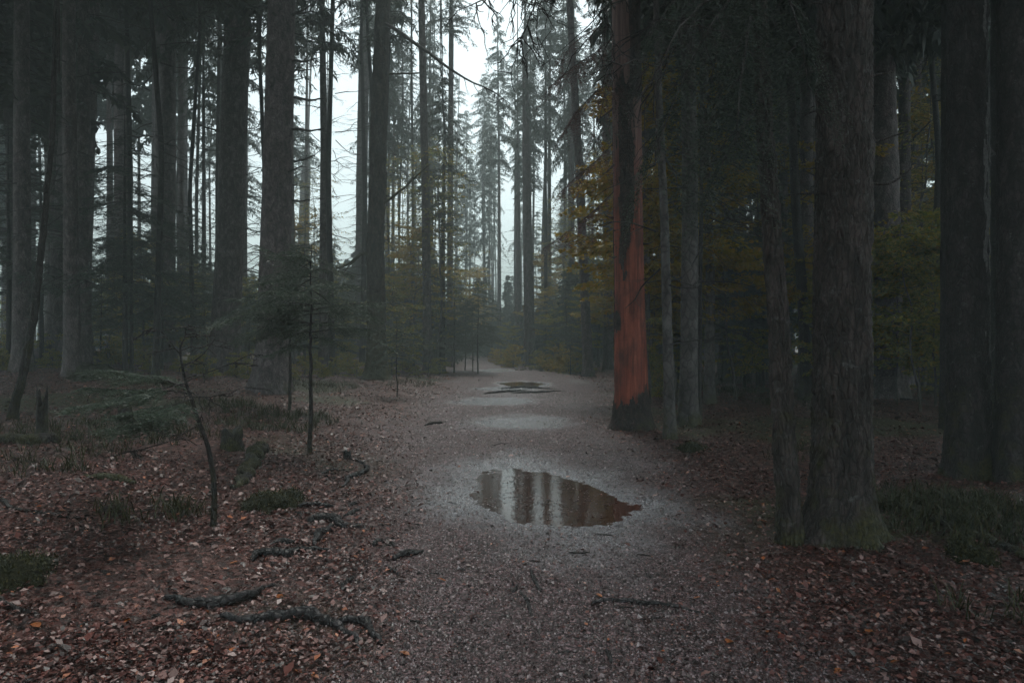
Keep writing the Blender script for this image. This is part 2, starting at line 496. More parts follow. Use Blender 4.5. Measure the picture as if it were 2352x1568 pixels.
# ------------------------------------------------------------------ puddles
def puddle(p, level, label):
    n = 64
    th = np.arange(n)*2*np.pi/n
    cs, sn = math.cos(p[4]), math.sin(p[4])
    V = [(0, 0, 0)]
    for k in (0.35, 0.7, 1.0, 1.25):
        u, v = p[2]*k*np.cos(th), p[3]*k*np.sin(th)
        V += list(zip(u*cs-v*sn, u*sn+v*cs, np.zeros(n)))
    T = [(0, 1+a, 1+(a+1) % n) for a in range(n)]
    Qd = [(1+r*n+a, 1+(r+1)*n+a, 1+(r+1)*n+(a+1) % n, 1+r*n+(a+1) % n) for r in range(3) for a in range(n)]
    me = mesh_np('puddle', np.array(V), [np.array(Qd), np.array(T)], M['water'], True)
    z = float(height(p[0], p[1]))+level
    tag(obj('puddle', me, loc=(p[0], p[1], z)), label, None, None, 'structure')
puddle(POOLS[0], 0.024, 'large brown puddle mirroring trunks on the near part of the path')
puddle(POOLS[3], 0.030, 'small far puddle with mirrored trunks across the path')

# ------------------------------------------------------------------ trunks
def trunk_mesh(name, ctrl_z, ctrl_x, ctrl_y, H, rfun, seg, zs, disp, mat, flare=0.5, fl_h=0.35, seed=0, lobes=5, mask=None, offset=0.0):
    th = np.arange(seg)*2*np.pi/seg
    zs = np.asarray(zs)
    ax, ay = np.interp(zs, ctrl_z, ctrl_x), np.interp(zs, ctrl_z, ctrl_y)
    TH, ZZ_ = np.meshgrid(th, zs)
    r = rfun(ZZ_)
    ph = seed*1.7
    fl = flare*np.exp(-np.maximum(ZZ_, 0)/fl_h)
    lob = 1+0.55*np.maximum(np.sin(TH*lobes+ph+0.6*np.sin(TH*2+ph)), -0.5)
    r = r*(1+fl*lob)
    r = r*(1+0.05*fbm(np.cos(TH)*1.2+seed, np.sin(TH)*1.2, ZZ_*0.8, seed, 2))
    cx, sx = np.cos(TH), np.sin(TH)
    r = r + disp(cx*r, sx*r, ZZ_, TH, r) + offset
    X = ax[:, None]+cx*r; Y = ay[:, None]+sx*r
    V = np.stack([X, Y, ZZ_], -1).reshape(-1, 3)
    m = len(zs)
    i = np.arange(m-1)[:, None]*seg; j = np.arange(seg)[None]; j2 = (j+1) % seg
    Q = np.stack([i+j, i+j2, i+seg+j2, i+seg+j], -1).reshape(-1, 4)
    if mask is not None:
        mk = mask(TH, ZZ_).reshape(-1)
        Q = Q[mk[Q].sum(1) >= 3]
        used = np.unique(Q); re = np.zeros(len(V), int); re[used] = np.arange(len(used))
        V, Q = V[used], re[Q]
    return mesh_np(name, V, Q, mat, True)

def disp_none(a): return lambda x, y, z, th, r: a*fbm(x*7, y*7, z*3, 5, 3)
def disp_scaly(a, s=22): return lambda x, y, z, th, r: a*(fbm(x*s, y*s, z*s*0.6, 5, 3)) + a*0.8*np.abs(vnoise(x*s*2, y*s*2, z*s, 9))
def disp_fissure(a, s=26):
    def f(x, y, z, th, r):
        w = vnoise(x*6, y*6, z*2.5, 3)*0.12
        n1 = np.abs(vnoise((x+w)*s, (y+w)*s, z*s*0.22, 21))
        n2 = np.abs(vnoise((x-w)*s*1.9, (y+w)*s*1.9, z*s*0.55, 23))
        return a*(np.minimum(n1*2.6, 1.0)*0.9+np.minimum(n2*2.4, 1)*0.5-0.9) + a*0.6*fbm(x*60, y*60, z*40, 27, 2)
    return f
def disp_beech(a): return lambda x, y, z, th, r: a*fbm(x*9, y*9, z*6, 5, 3)

def zlist(dist, H, near):
    vis = CAM_H+0.55*dist+0.6
    dz = {3: 0.028, 2: 0.06, 1: 0.16, 0: 0.7}[near]
    low = np.concatenate([np.arange(-0.3, min(1.2, vis), dz*0.7), np.arange(1.2, min(vis, H-1), dz)])
    top = np.linspace(max(low[-1]+0.6, vis), H, 8)
    return np.concatenate([low, top])

# shared crowns: spruce, unit radius and unit height
def crown_unit(seed, whorls, per, droop, dens, skip=0.14, wid=0.20, rep=2, ls=1.0):
    g = np.random.default_rng(seed)
    mb, st = MB(), MB()
    P, D, L, S = [], [], [], []
    for w in range(whorls):
        f = (w+g.uniform(-.3, .3))/whorls
        prof = (1-f)**0.75*(0.55+0.45*min(1, f*5+0.25))+0.03
        for b in range(per):
            if g.random() < skip: continue
            az = g.uniform(0, 2*np.pi); ln = prof*g.uniform(0.55, 1.15)
            n = max(3, int(ln*dens))
            s = np.linspace(0.12, 1, n)
            dr = droop*g.uniform(0.6, 1.5)
            rr = ln*s
            zz = f*4 + 0.10*ln*s - dr*ln*s*s + 0.1*dr*ln*s**4
            o = np.array([math.cos(az), math.sin(az), 0]); sd = np.array([-o[1], o[0], 0])
            pts = o*rr[:, None]; pts[:, 2] = zz
            tube(st, pts[::max(1, n//4)], np.linspace(0.010, 0.003, len(pts[::max(1, n//4)])), 3, False)
            for sgn in (-1, 1):
                k = g.random(n) < 0.9
                d = sd*sgn*g.uniform(0.4, 1, (n, 1))+o*g.uniform(0.2, 0.9, (n, 1))
                d[:, 2] = -g.uniform(0.1, 1.3, n)
                P.append(pts[k]); D.append(d[k]); L.append((g.uniform(.10, .2, n)*(1.1-0.45*s))[k])
            # hanging twiglets
            d = np.zeros((n, 3)); d[:, :2] = g.normal(0, .35, (n, 2)); d[:, 2] = -1
            P.append(pts); D.append(d); L.append(g.uniform(.06, .17, n))
    P, D, L = np.concatenate(P), np.concatenate(D), np.concatenate(L)*ls
    P = np.repeat(P, rep, 0)+g.normal(0, .015, (len(P)*rep, 3)); D = np.repeat(D, rep, 0)+g.normal(0, .3, (len(D)*rep, 3)); L = np.repeat(L, rep)
    t, a, b = frame(D)
    an = g.uniform(0, np.pi, (len(t), 1)); side = a*np.cos(an)+b*np.sin(an)
    TV = [(0, 0, 0), (0.45, 0.5, 0), (1, 0, 0), (0.45, -0.5, 0)]
    V, F = bake(TV, [(0, 1, 2, 3)], P, t*L[:, None], side*(L[:, None]*wid+0.006), b*0)
    sc_ = np.array([1, 1, 0.25])
    mb.add(V*sc_, F)
    st.v = [v*sc_ for v in st.v]
    return mb.mesh('spruce_crown', M['needle']), st.mesh('crown_limbs', M['twig'])

CROWNS = [crown_unit(100+k, 30, 7, 0.35+0.12*k, 30, .1, .32, 2) for k in range(4)]
NEARC = [crown_unit(170+k, 34, 7, 0.5, 52, .12, .20, 4, .5) for k in range(1)]
THIN = [crown_unit(140+k, 22, 6, 0.5+0.18*k, 22, .52, .12, 2) for k in range(3)]

# dead twigs low on spruce trunks: metre units, trunk radius 0.2
def dead_unit(seed, n, L0, L1, z1):
    g = np.random.default_rng(seed); mb = MB()
    for k in range(n):
        az, z, L = g.uniform(0, 2*np.pi), g.uniform(1.5, z1), g.uniform(L0, L1)
        o = np.array([math.cos(az), math.sin(az), 0])
        up = g.uniform(-0.55, 0.25)
        p0 = o*0.12+[0, 0, z]; p1 = o*(0.15+L)+[0, 0, z+up*L]
        P = wiggle(p0, p1, 6, 0.10, seed*31+k, 0.05*g.uniform(-1, 1))
        tube(mb, P, np.linspace(0.012+0.006*L, 0.003, 6), 3, False)
        for q in range(int(2+3*L)):
            i = g.integers(1, 6); s = P[i]; az2 = az+g.choice([-1, 1])*g.uniform(.4, 1.2); l2 = L*g.uniform(.15, .45)
            e = s+np.array([math.cos(az2)*l2, math.sin(az2)*l2, -g.uniform(0, .6)*l2])
            tube(mb, wiggle(s, e, 4, .12, k*7+q), np.linspace(.005, .002, 4), 3, False)
    return mb.mesh('dead_twigs', M['twig'])
DEAD = [dead_unit(200+k, 34+8*k, 0.4, 1.9, 10+2*k) for k in range(3)]

# one broken branch, unit length 1 m, along +X
def stub_unit(seed):
    g = np.random.default_rng(seed); mb = MB()
    P = wiggle((-0.1, 0, 0), (1, 0, g.uniform(-.12, .2)), 9, 0.07, seed, 0.05)
    tube(mb, P, np.linspace(.065, .022, 9), 6)
    for q in range(3):
        i = g.integers(3, 8); d = np.array([g.uniform(.1, .3), g.choice([-1, 1])*g.uniform(.05, .25), g.uniform(-.1, .2)])
        tube(mb, wiggle(P[i], P[i]+d, 4, .1, seed+q), np.linspace(.022, .009, 4), 4)
    return mb.mesh('broken_branch', M['twig'], True)
STUBS = [stub_unit(300+k) for k in range(5)]

def crown_on(root, H, z0, rad, ax_at, seed, thin=False, near=False):
    g = np.random.default_rng(seed)
    cm, lm = NEARC[0] if near else THIN[seed % 3] if thin else CROWNS[seed % 4]
    c = obj('crown', cm, root, (*ax_at(z0), z0), g.uniform(0, 6.28), (rad, rad, H-z0))
    obj('limbs', lm, c)['kind'] = 'stuff'
    return c

tree_xy = []
def big_tree(name, label, base, H, pts, w0, w1, style, near, crown=None, dead=None, stubs=(), flare=0.5, seed=0, lobes=5, group=None, dispa=None, fl_h=0.35, cat='tree', rnd_stubs=0):
    """base (px,py); pts: picture positions up the stem at the base's distance; w0,w1 stem widths in picture units at 1 m and at the top of the view"""
    b = gp(*base); d = b[1]
    tree_xy.append((b[0], b[1]))
    cz, cx = [-0.4, 0.0], [0.0, 0.0]
    for (px, py) in pts:
        p = above(px, py, d); cz.append(p[2]-b[2]); cx.append(p[0]-b[0])
    slope = (cx[-1]-cx[-2])/(cz[-1]-cz[-2])
    if cz[-1] < H: cz.append(H); cx.append(cx[-2+1]+slope*(H-cz[-2])*0.7)
    cz, cx = np.array(cz), np.array(cx)
    # soften the polyline
    zz = np.linspace(-0.4, max(H, cz[-1]), 60); xx = np.interp(zz, cz, cx)
    for _ in range(2): xx[1:-1] = (xx[:-2]+2*xx[1:-1]+xx[2:])/4
    g = np.random.default_rng(1000+seed)
    yy = np.cumsum(g.normal(0, 0.008, 60))*(zz > 0); yy -= yy[1]
    r0, r1 = w0*d/PF/2, w1*d/PF/2
    zt = CAM_H+0.5*d-b[2]
    if zt > H*0.8: zt = H*0.8
    rf = lambda z: np.interp(z, [-0.4, 0.8, zt, H], [r0*1.02, r0, r1, 0.02])
    root = thing(name, label, cat, b, 0, group)
    a = dispa if dispa is not None else {3: 0.012, 2: 0.012, 1: 0.012, 0: 0.01}[near]
    dp = {'fissured': disp_fissure(a), 'darkbark': disp_scaly(a), 'spruce': disp_scaly(a, 16), 'mossy': disp_scaly(a*1.3, 10), 'beech': disp_beech(a*0.6)}[style]
    seg = {3: 132, 2: 72, 1: 36, 0: 14}[near]
    me = trunk_mesh('trunk', zz, xx, yy, H, rf, seg, zlist(d, H, near), dp, M[style], flare, fl_h, seed, lobes)
    obj('trunk', me, root)
    axf = lambda z: (float(np.interp(z, zz, xx)), float(np.interp(z, zz, yy)))
    if crown:
        crown_on(root, H+0.3, crown[0], crown[1], axf, seed, (d > 26 and 650 < base[0] < 1420) or len(crown) > 2, d < 13)
    if dead is not None:
        z = 0.0
        x_, y_ = axf(4.0)
        o = obj('dead_twigs', DEAD[dead % 3], root, (x_, y_, 0), g.uniform(0, 6.28), (1, 1, 1))
        o['kind'] = 'stuff'
    st = list(stubs)
    for k in range(rnd_stubs):
        st.append((g.uniform(2.0, max(2.5, min(zt, H*0.6))), g.choice([0, math.pi])+g.normal(0, .7), g.uniform(.25, .8)))
    for k, (z, az, L) in enumerate(st):
        x_, y_ = axf(z); rr = float(rf(z))
        o = obj('broken_branch', STUBS[(seed+k) % 5], root, (x_+math.cos(az)*rr*0.8, y_+math.sin(az)*rr*0.8, z), 0, (L, L if L < 0.7 else 0.7, L if L < 0.7 else 0.7))
        o.rotation_euler = (g.uniform(-.6, .6), g.uniform(-.25, .12), az)
    return root, b, axf, rf

def zs_of(py, d, bz): return CAM_H-(py-784)/PF*d-bz

# ------------------------------------------------------------------ the trees one can tell apart
def limb(root, b, d, pix, r0, r1, name='limb', mat='twig', n=16, amp=0.03, seed=1, depth=None, twigs=0, hang=0.5, tl=(0.2, 0.6)):
    """a branch through picture positions at about the tree's own distance (depth: metres towards the camera at each point)"""
    depth = depth or [0]*len(pix)
    P = np.array([above(x, y, d-q) for (x, y), q in zip(pix, depth)])-b
    s = np.linspace(0, 1, len(P)); t = np.linspace(0, 1, n)
    C = np.stack([np.interp(t, s, P[:, k]) for k in range(3)], -1)
    for _ in range(1): C[1:-1] = (C[:-2]+2*C[1:-1]+C[2:])/4
    L = np.linalg.norm(P[-1]-P[0])
    C = C+np.stack([fbm(t*5+seed, t*0+k*3.3, 0, seed, 3) for k in range(3)], -1)*amp*L*np.minimum(1, t*5)[:, None]
    mb = MB()
    tube(mb, C, np.linspace(r0, r1, n), 7)
    g = np.random.default_rng(seed)
    for q in range(twigs):
        i = g.integers(2, n); l = g.uniform(*tl)
        dr = np.array([g.normal(), g.normal(), -abs(g.normal())*hang*2]); dr /= np.linalg.norm(dr)
        W = wiggle(C[i], C[i]+dr*l, 7, 0.12, seed*13+q)
        tube(mb, W, np.linspace(max(r1*1.2, .006), .0034, 7), 4, False)
        for e in range(3):
            k = g.integers(2, 7); d2 = dr+g.normal(0, .6, 3); d2[2] -= .3
            tube(mb, wiggle(W[k], W[k]+d2/np.linalg.norm(d2)*l*g.uniform(.2, .5), 4, .15, seed+q+e), np.linspace(.0042, .0026, 4), 3, False)
    return obj(name, mb.mesh(name, M[mat], True), root), C

# left side
big_tree('spruce_tree', 'dark leaning spruce trunk at the left edge of the picture', (48, 838), 22, [(44, 517), (17, 0)], 46, 36, 'darkbark', 2, (8.4, 4.4), 1, flare=0.3, seed=1, rnd_stubs=3)
big_tree('spruce_tree', 'huge spruce trunk with a wide flared foot leaning right, left bank', (156, 836), 29, [(168, 517), (193, 0)], 82, 66, 'spruce', 2, (14.0, 4.6), None, flare=0.75, seed=2, fl_h=0.8, lobes=3)
big_tree('spruce_tree', 'straight grey trunk between the huge leaning spruce and the stubby one', (279, 815), 27, [(280, 300), (282, 0)], 31, 29, 'spruce', 1, (16, 3.4), 0, flare=0.3, seed=3)
b5 = gp(382, 832)
big_tree('spruce_tree', 'mauve grey spruce trunk bristling with short broken stubs, left', (382, 832), 27, [(384, 300), (386, 0)], 37, 34, 'spruce', 2, (15, 3.4), None,
         [(zs_of(y, b5[1], b5[2]), a, L) for y, a, L in [(14, .2, .4), (38, -.2, .7), (40, 3.0, .3), (68, .3, .35), (110, 0, .45), (140, .4, .3), (142, 2.9, .35), (165, -.3, .5), (190, 3.3, .3), (230, .2, .35), (300, 3.0, .5), (420, .3, .4)]], flare=0.3, seed=4)
big_tree('spruce_tree', 'broad spruce trunk with a mossy foot left of the thickest stubby spruce', (514, 850), 28, [(530, 517), (549, 0)], 63, 55, 'spruce', 2, (15.5, 4.2), None, flare=0.4, seed=5, fl_h=0.5, rnd_stubs=5)
b8 = gp(622, 899)
big_tree('spruce_tree', 'thick near spruce with a ladder of dead branch stubs on its right', (622, 899), 29, [(632, 574), (647, 0)], 70, 60, 'spruce', 2, (13.0, 4.4), None,
         [(zs_of(y, b8[1], b8[2]), a, L) for y, a, L in [(26, .1, .5), (40, -.3, .7), (73, .1, .45), (113, .5, .25), (143, -.2, .7), (150, .6, .5), (168, .3, .2), (183, -.2, .4), (220, .2, .85), (298, -.1, .95), (366, .1, .65), (399, -.4, .55), (421, .4, .3), (457, .1, .55), (95, 3.1, .25), (260, 3.4, .3), (15, 2.8, .5), (330, -1.3, .3), (205, -1.8, .25)]], flare=0.5, seed=6, fl_h=0.5)
big_tree('spruce_tree', 'pale misty trunk leaning right behind the thick stubby spruce', (690, 806), 26, [(700, 450), (724, 0)], 32, 21, 'spruce', 1, (20, 2.6), 1, flare=0.2, seed=7)
big_tree('spruce_tree', 'slim pale trunk just right of the leaning misty one', (746, 805), 25, [(749, 400), (756, 0)], 25, 17, 'spruce', 1, (20, 2.2), 2, flare=0.2, seed=8)
big_tree('spruce_tree', 'straight lilac grey spruce left of the mossy crooked tree', (829, 822), 27, [(831, 400), (838, 0)], 28, 23, 'spruce', 1, (20, 2.4), 1, flare=0.25, seed=9, rnd_stubs=5)
rt, b12, axf, rf = big_tree('crooked_tree', 'dark mossy crooked tree with broken limbs beside the path', (864, 870), 22,
         [(866, 780), (862, 560), (868, 420), (870, 300), (880, 0)], 42, 32, 'mossy', 2, None, None, flare=0.7, seed=10, fl_h=0.45, lobes=4, dispa=0.03)
d12 = b12[1]
limb(rt, b12, d12, [(868, 590), (835, 580), (815, 595), (790, 612), (770, 618), (745, 612)], .075, .018, mat='mossbranch', seed=3, depth=[0, .3, .4, .5, .6, .8], twigs=4, hang=.4)
limb(rt, b12, d12, [(822, 590), (808, 606), (797, 616), (787, 630)], .03, .012, mat='mossbranch', seed=4, depth=[.35, .45, .5, .6])
limb(rt, b12, d12, [(868, 475), (895, 457), (930, 430), (955, 405), (988, 377)], .065, .022, mat='mossbranch', seed=5, depth=[0, .2, .3, .4, .4], twigs=5, hang=.3)
limb(rt, b12, d12, [(945, 413), (953, 400), (957, 385)], .026, .012, seed=6, depth=[.4, .4, .4])
limb(rt, b12, d12, [(868, 172), (900, 170), (930, 169), (963, 168)], .05, .028, mat='mossbranch', seed=7, amp=.015)
limb(rt, b12, d12, [(872, 55), (900, 60), (950, 95), (1000, 130), (1040, 165), (1080, 190), (1140, 210), (1170, 240)], .085, .012, seed=8, depth=[0, .5, .8, 1, 1.2, 1.4, 1.6, 1.8], twigs=26, hang=.9, tl=(.3, 1.1), amp=.012)
limb(rt, b12, d12, [(872, 10), (820, -20), (770, 25), (745, 45), (735, 80)], .045, .008, seed=9, depth=[0, .3, .5, .7, .8], twigs=10, hang=.8, tl=(.3, .9))
big_tree('spruce_tree', 'straight slender spruce right of the mossy crooked tree', (983, 855), 26, [(978, 500), (968, 0)], 21, 15, 'spruce', 1, (20, 2.2), 0, flare=0.3, seed=11, rnd_stubs=6)
big_tree('dark_tree', 'thin nearly black forked tree beside two slender trunks, path edge', (1015, 853), 15, [(1018, 500), (1022, 300), (1012, 150)], 14, 6, 'darkbark', 1, (7.5, 2.2), 1, flare=0.3, seed=12)
big_tree('spruce_tree', 'slender grey trunk touching the thin black one, path edge', (1033, 842), 25, [(1034, 500), (1037, 0)], 14, 11, 'spruce', 1, (20, 2.2), 2, flare=0.2, seed=13)
# centre
big_tree('spruce_tree', 'lone misty trunk standing where the path bends away', (1217, 840), 24, [(1213, 600), (1208, 320), (1206, 0)], 26, 14, 'spruce', 1, (17, 1.6), 0, flare=0.35, seed=14)
big_tree('spruce_tree', 'pale thin trunk close to the left of the lone misty trunk', (1191, 826), 22, [(1190, 500), (1189, 300)], 16, 9, 'spruce', 1, (15, 1.4), 1, flare=0.2, seed=15)
big_tree('spruce_tree', 'leaning slim trunk left of the red stripped tree', (1351, 865), 27, [(1342, 640), (1330, 380), (1308, 0)], 23, 14, 'spruce', 1, (19, 1.8), 0, flare=0.4, seed=16, rnd_stubs=4)
big_tree('spruce_tree', 'grey trunk half hidden just left of the red stripped tree', (1396, 848), 25, [(1394, 500), (1390, 100)], 22, 15, 'spruce', 1, (16, 2.2), 1, flare=0.2, seed=17)

# the stripped red tree: bare stem, bark left on it as separate patches
RB = (1453, 984)
b = gp(*RB); dR = b[1]; tree_xy.append((b[0], b[1]))
red = thing('stripped_tree', 'stripped spruce with bare red wood and black bark foot beside the path', 'tree', b)
zz = np.array([-0.4, 0, 1.2, 3.0, 5.0, 8.0, 12, 20]); px = np.array([0, 0, -4, -8, -12, -16, -20, -25])*dR/PF
rfun = lambda z: np.interp(z, [-0.4, .6, 2, 4.5, 8, 20], np.array([76, 75, 70, 66, 62, 10])*dR/PF/2)
def red_bark(TH, Z):
    # TH: -pi/2 faces the camera; 0 is right, pi is left
    u = np.cos(TH); n1 = fbm(np.cos(TH)*2.2, np.sin(TH)*2.2, Z*1.1, 70, 3); n2 = fbm(np.cos(TH)*7, np.sin(TH)*7, Z*2.2, 75, 4)+.5*vnoise(np.cos(TH)*26, np.sin(TH)*26, Z*6, 78)
    front = np.sin(TH) < 0.35
    foot = Z < 0.62+0.28*n1+0.16*n2+0.12*u
    strip = (np.abs(u+0.45+0.16*n1-0.25*smooth(3.0, 4.6, Z)) < 0.13+0.42*smooth(2.4, 5.0, Z)+0.18*n2) & (Z > 2.75+0.25*n2) & (Z < 6.3+0.5*n1)
    patch = ((u+0.9)/0.22)**2+((Z-1.95)/0.2)**2 < 1+0.9*n2
    high = (Z > 6.0) & (u > 0.05+0.35*n1)
    back = (~front) & (n1 > -0.45)
    return foot | strip | patch | high | back
zsr = np.concatenate([np.arange(-.3, 8.6, .028), np.linspace(8.8, 20, 10)])
obj('bare_stem', trunk_mesh('bare_stem', zz, px, px*0, 20, rfun, 128, zsr, lambda x, y, z, th, r: 0.005*fbm(x*14, y*14, z*1.2, 5, 3), M['barewood'], 0.32, 0.24, 4, 4), red)
obj('bark', trunk_mesh('bark', zz, px, px*0, 20, rfun, 128, zsr, disp_scaly(0.013, 14), M['redfoot'], 0.32, 0.24, 4, 4, red_bark, 0.014), red)
crown_on(red, 23, 13.5, 3.0, lambda z: (float(np.interp(z, zz, px)), 0.0), 41)
for k, (y, x0, x1, y1) in enumerate([(378, 1410, 1385, 400), (500, 1408, 1388, 492), (590, 1412, 1398, 588), (250, 1408, 1370, 275), (560, 1478, 1500, 555)]):
    limb(red, b, dR, [(x0, y), ((x0+x1)/2, (y+y1)/2+3), (x1, y1)], .022, .006, 'broken_branch', seed=60+k, n=8, depth=[0.1, .2, .3])

# right side
big_tree('slim_tree', 'slim dark trunk standing right behind the red stripped tree', (1541, 1008), 17, [(1534, 800), (1527, 500), (1516, 300), (1506, 0)], 25, 13, 'beech', 2, (8.5, 2.4), 0, flare=0.35, seed=18, fl_h=.25)
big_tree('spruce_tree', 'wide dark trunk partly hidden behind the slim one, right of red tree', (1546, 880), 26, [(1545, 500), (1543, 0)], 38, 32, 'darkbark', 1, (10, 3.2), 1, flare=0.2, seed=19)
big_tree('beech_tree', 'grey blotched trunk second behind the red stripped tree', (1579, 978), 24, [(1584, 700), (1584, 400), (1579, 0)], 40, 33, 'beech', 2, (9.5, 3.2), 2, flare=0.45, seed=20, fl_h=.3)
big_tree('slim_tree', 'thin black pole of a trunk between two grey trunks, right', (1606, 962), 14, [(1606, 700), (1608, 450)], 10, 6, 'darkbark', 1, (8, 2), 0, flare=0.3, seed=21)
big_tree('spruce_tree', 'even grey trunk right of the blotched one', (1630, 926), 24, [(1632, 650), (1622, 300), (1615, 0)], 23, 13, 'beech', 1, (10, 2.9), 1, flare=0.4, seed=22)
big_tree('spruce_tree', 'slim trunk farther back, left of a twin slim trunk, right wood', (1668, 872), 22, [(1668, 500), (1666, 200)], 17, 13, 'darkbark', 1, (9, 2.8), 2, flare=0.3, seed=23)
big_tree('spruce_tree', 'slim trunk farther back, right twin of the pair, right wood', (1690, 880), 22, [(1690, 500), (1688, 200)], 15, 12, 'spruce', 1, (9, 2.8), 0, flare=0.3, seed=24)
r9, b9, ax9, rf9 = big_tree('young_tree', 'bent rough trunk leaning left beside the biggest right trunk', (1813, 1246), 13, [(1802, 1050), (1790, 850), (1775, 600), (1760, 400), (1746, 150), (1740, 0)], 50, 30, 'fissured', 3, (6.6, 2.2, 1), None, flare=0.2, seed=25, fl_h=.25, dispa=0.016)
big_tree('spruce_tree', 'leaning trunk seen between the bent trunk and the biggest trunk', (1855, 918), 24, [(1845, 700), (1829, 500), (1815, 150), (1812, 0)], 24, 15, 'darkbark', 1, (9, 3), 1, flare=0.4, seed=26)
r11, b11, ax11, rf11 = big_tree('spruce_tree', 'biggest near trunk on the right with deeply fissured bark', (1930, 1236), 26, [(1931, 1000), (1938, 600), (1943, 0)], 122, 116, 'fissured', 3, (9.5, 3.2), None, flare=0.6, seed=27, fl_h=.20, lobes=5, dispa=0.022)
for k, pts in enumerate([[(1990, 178), (2010, 172), (2052, 166)], [(1990, 330), (2035, 318), (2086, 303)], [(1985, 420), (2040, 424), (2080, 400), (2092, 385)], [(1890, 250), (1868, 256), (1848, 266)], [(1885, 440), (1850, 445), (1810, 448)], [(1990, 245), (2005, 244), (2015, 243)], [(1890, 8), (1870, 7), (1855, 5)]]):
    limb(r11, b11, b11[1], pts, .014, .005, 'broken_branch', seed=70+k, n=10, amp=.02)
big_tree('spruce_tree', 'smooth grey trunk just right behind the biggest fissured trunk', (2042, 912), 26, [(2042, 600), (2032, 300), (2024, 0)], 56, 50, 'spruce', 2, (9, 3.4), None, flare=0.45, seed=28, fl_h=.6)
big_tree('slim_tree', 'thin dark trunk close to the left of the patched far right trunk', (2172, 985), 20, [(2173, 600), (2172, 0)], 24, 20, 'darkbark', 1, (9, 2.8), None, flare=0.2, seed=29)
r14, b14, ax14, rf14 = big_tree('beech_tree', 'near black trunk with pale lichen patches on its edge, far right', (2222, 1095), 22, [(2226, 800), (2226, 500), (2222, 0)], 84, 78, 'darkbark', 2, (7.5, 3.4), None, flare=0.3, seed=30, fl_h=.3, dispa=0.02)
def lichen_mask(TH, Z):
    n1 = fbm(np.cos(TH)*3+4, np.sin(TH)*3, Z*1.5, 170, 3)+.4*fbm(np.cos(TH)*9, np.sin(TH)*9, Z*4, 173, 3)
    return (np.abs(np.sin(TH)+.55-.2*n1) < .5) & (np.cos(TH) > .25-.5*n1) & (n1 > .02) & (Z > 1.6)
_nl = NT('pale_lichen'); _cl = _nl.co()
M['lichen'] = _nl.done(_nl.principled(_nl.ramp(_nl.noise(_cl, 30, 4, .7), [(.3, (.10, .092, .092)), (.7, (.25, .235, .235))]), .85, None, .2))
_zz = np.linspace(-.4, 6.4, 60)
obj('lichen_patches', trunk_mesh('lichen_patches', _zz, [ax14(q)[0] for q in _zz], [ax14(q)[1] for q in _zz], 22, rf14, 72, zlist(b14[1], 22, 2)[:-8], disp_scaly(.02), M['lichen'], .3, .3, 30, 5, lichen_mask, .004), r14)['kind'] = 'stuff'
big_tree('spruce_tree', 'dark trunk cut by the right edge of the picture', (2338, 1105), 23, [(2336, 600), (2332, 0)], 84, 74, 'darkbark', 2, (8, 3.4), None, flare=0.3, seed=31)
big_tree('slim_tree', 'slim black trunk between the two near black trunks, far right', (2290, 965), 20, [(2290, 600), (2288, 0)], 24, 18, 'darkbark', 1, (8.5, 2.8), 1, flare=0.2, seed=32)

# ------------------------------------------------------------------ the wood behind: individual trees, fading into the mist
def unit_trunk(seed, seg, mat):
    g = np.random.default_rng(seed)
    zs = np.concatenate([[-0.02, 0, 0.01, 0.03, .06], np.linspace(.1, 1, 20)])
    lean = np.cumsum(g.normal(0, .05, len(zs)))*0.3; lean -= lean[1]
    th = np.arange(seg)*2*np.pi/seg
    r = np.interp(zs, [-.02, 0, .015, .05, 1], [1.5, 1.45, 1.2, 1.0, .06])
    V = np.stack([np.add.outer(lean, 0*th)+np.outer(r, np.cos(th)), np.add.outer(lean[::-1]*0, 0*th)+np.outer(r, np.sin(th)), np.add.outer(zs, 0*th)], -1).reshape(-1, 3)
    i = np.arange(len(zs)-1)[:, None]*seg; j = np.arange(seg)[None]; j2 = (j+1) % seg
    return mesh_np('far_trunk', V, np.stack([i+j, i+j2, i+seg+j2, i+seg+j], -1).reshape(-1, 4), mat, True)
# metre-scaled far trunk variants so that bark keeps its scale
def far_trunk(seed, H, r, mat):
    g = np.random.default_rng(seed)
    zs = np.concatenate([[-.3, 0, .15, .35, .7], np.linspace(1.2, H, 26)])
    lean = np.interp(zs, [0, H*.3, H*.6, H], [0, g.normal(0, .12), g.normal(0, .2), g.normal(0, .3)])
    return trunk_mesh('far_trunk', zs, lean, -lean*.5, H, lambda z: np.interp(z, [-.3, 1, H], [r*1.05, r, .03]), 16, zs, disp_scaly(.008), mat, .35, .3, seed, 5), H
FAR = [far_trunk(500+k, [29, 26, 31, 24, 28, 21][k], [.18, .13, .21, .10, .14, .085][k], M['spruce' if k % 2 == 0 else 'darkbark']) for k in range(6)]

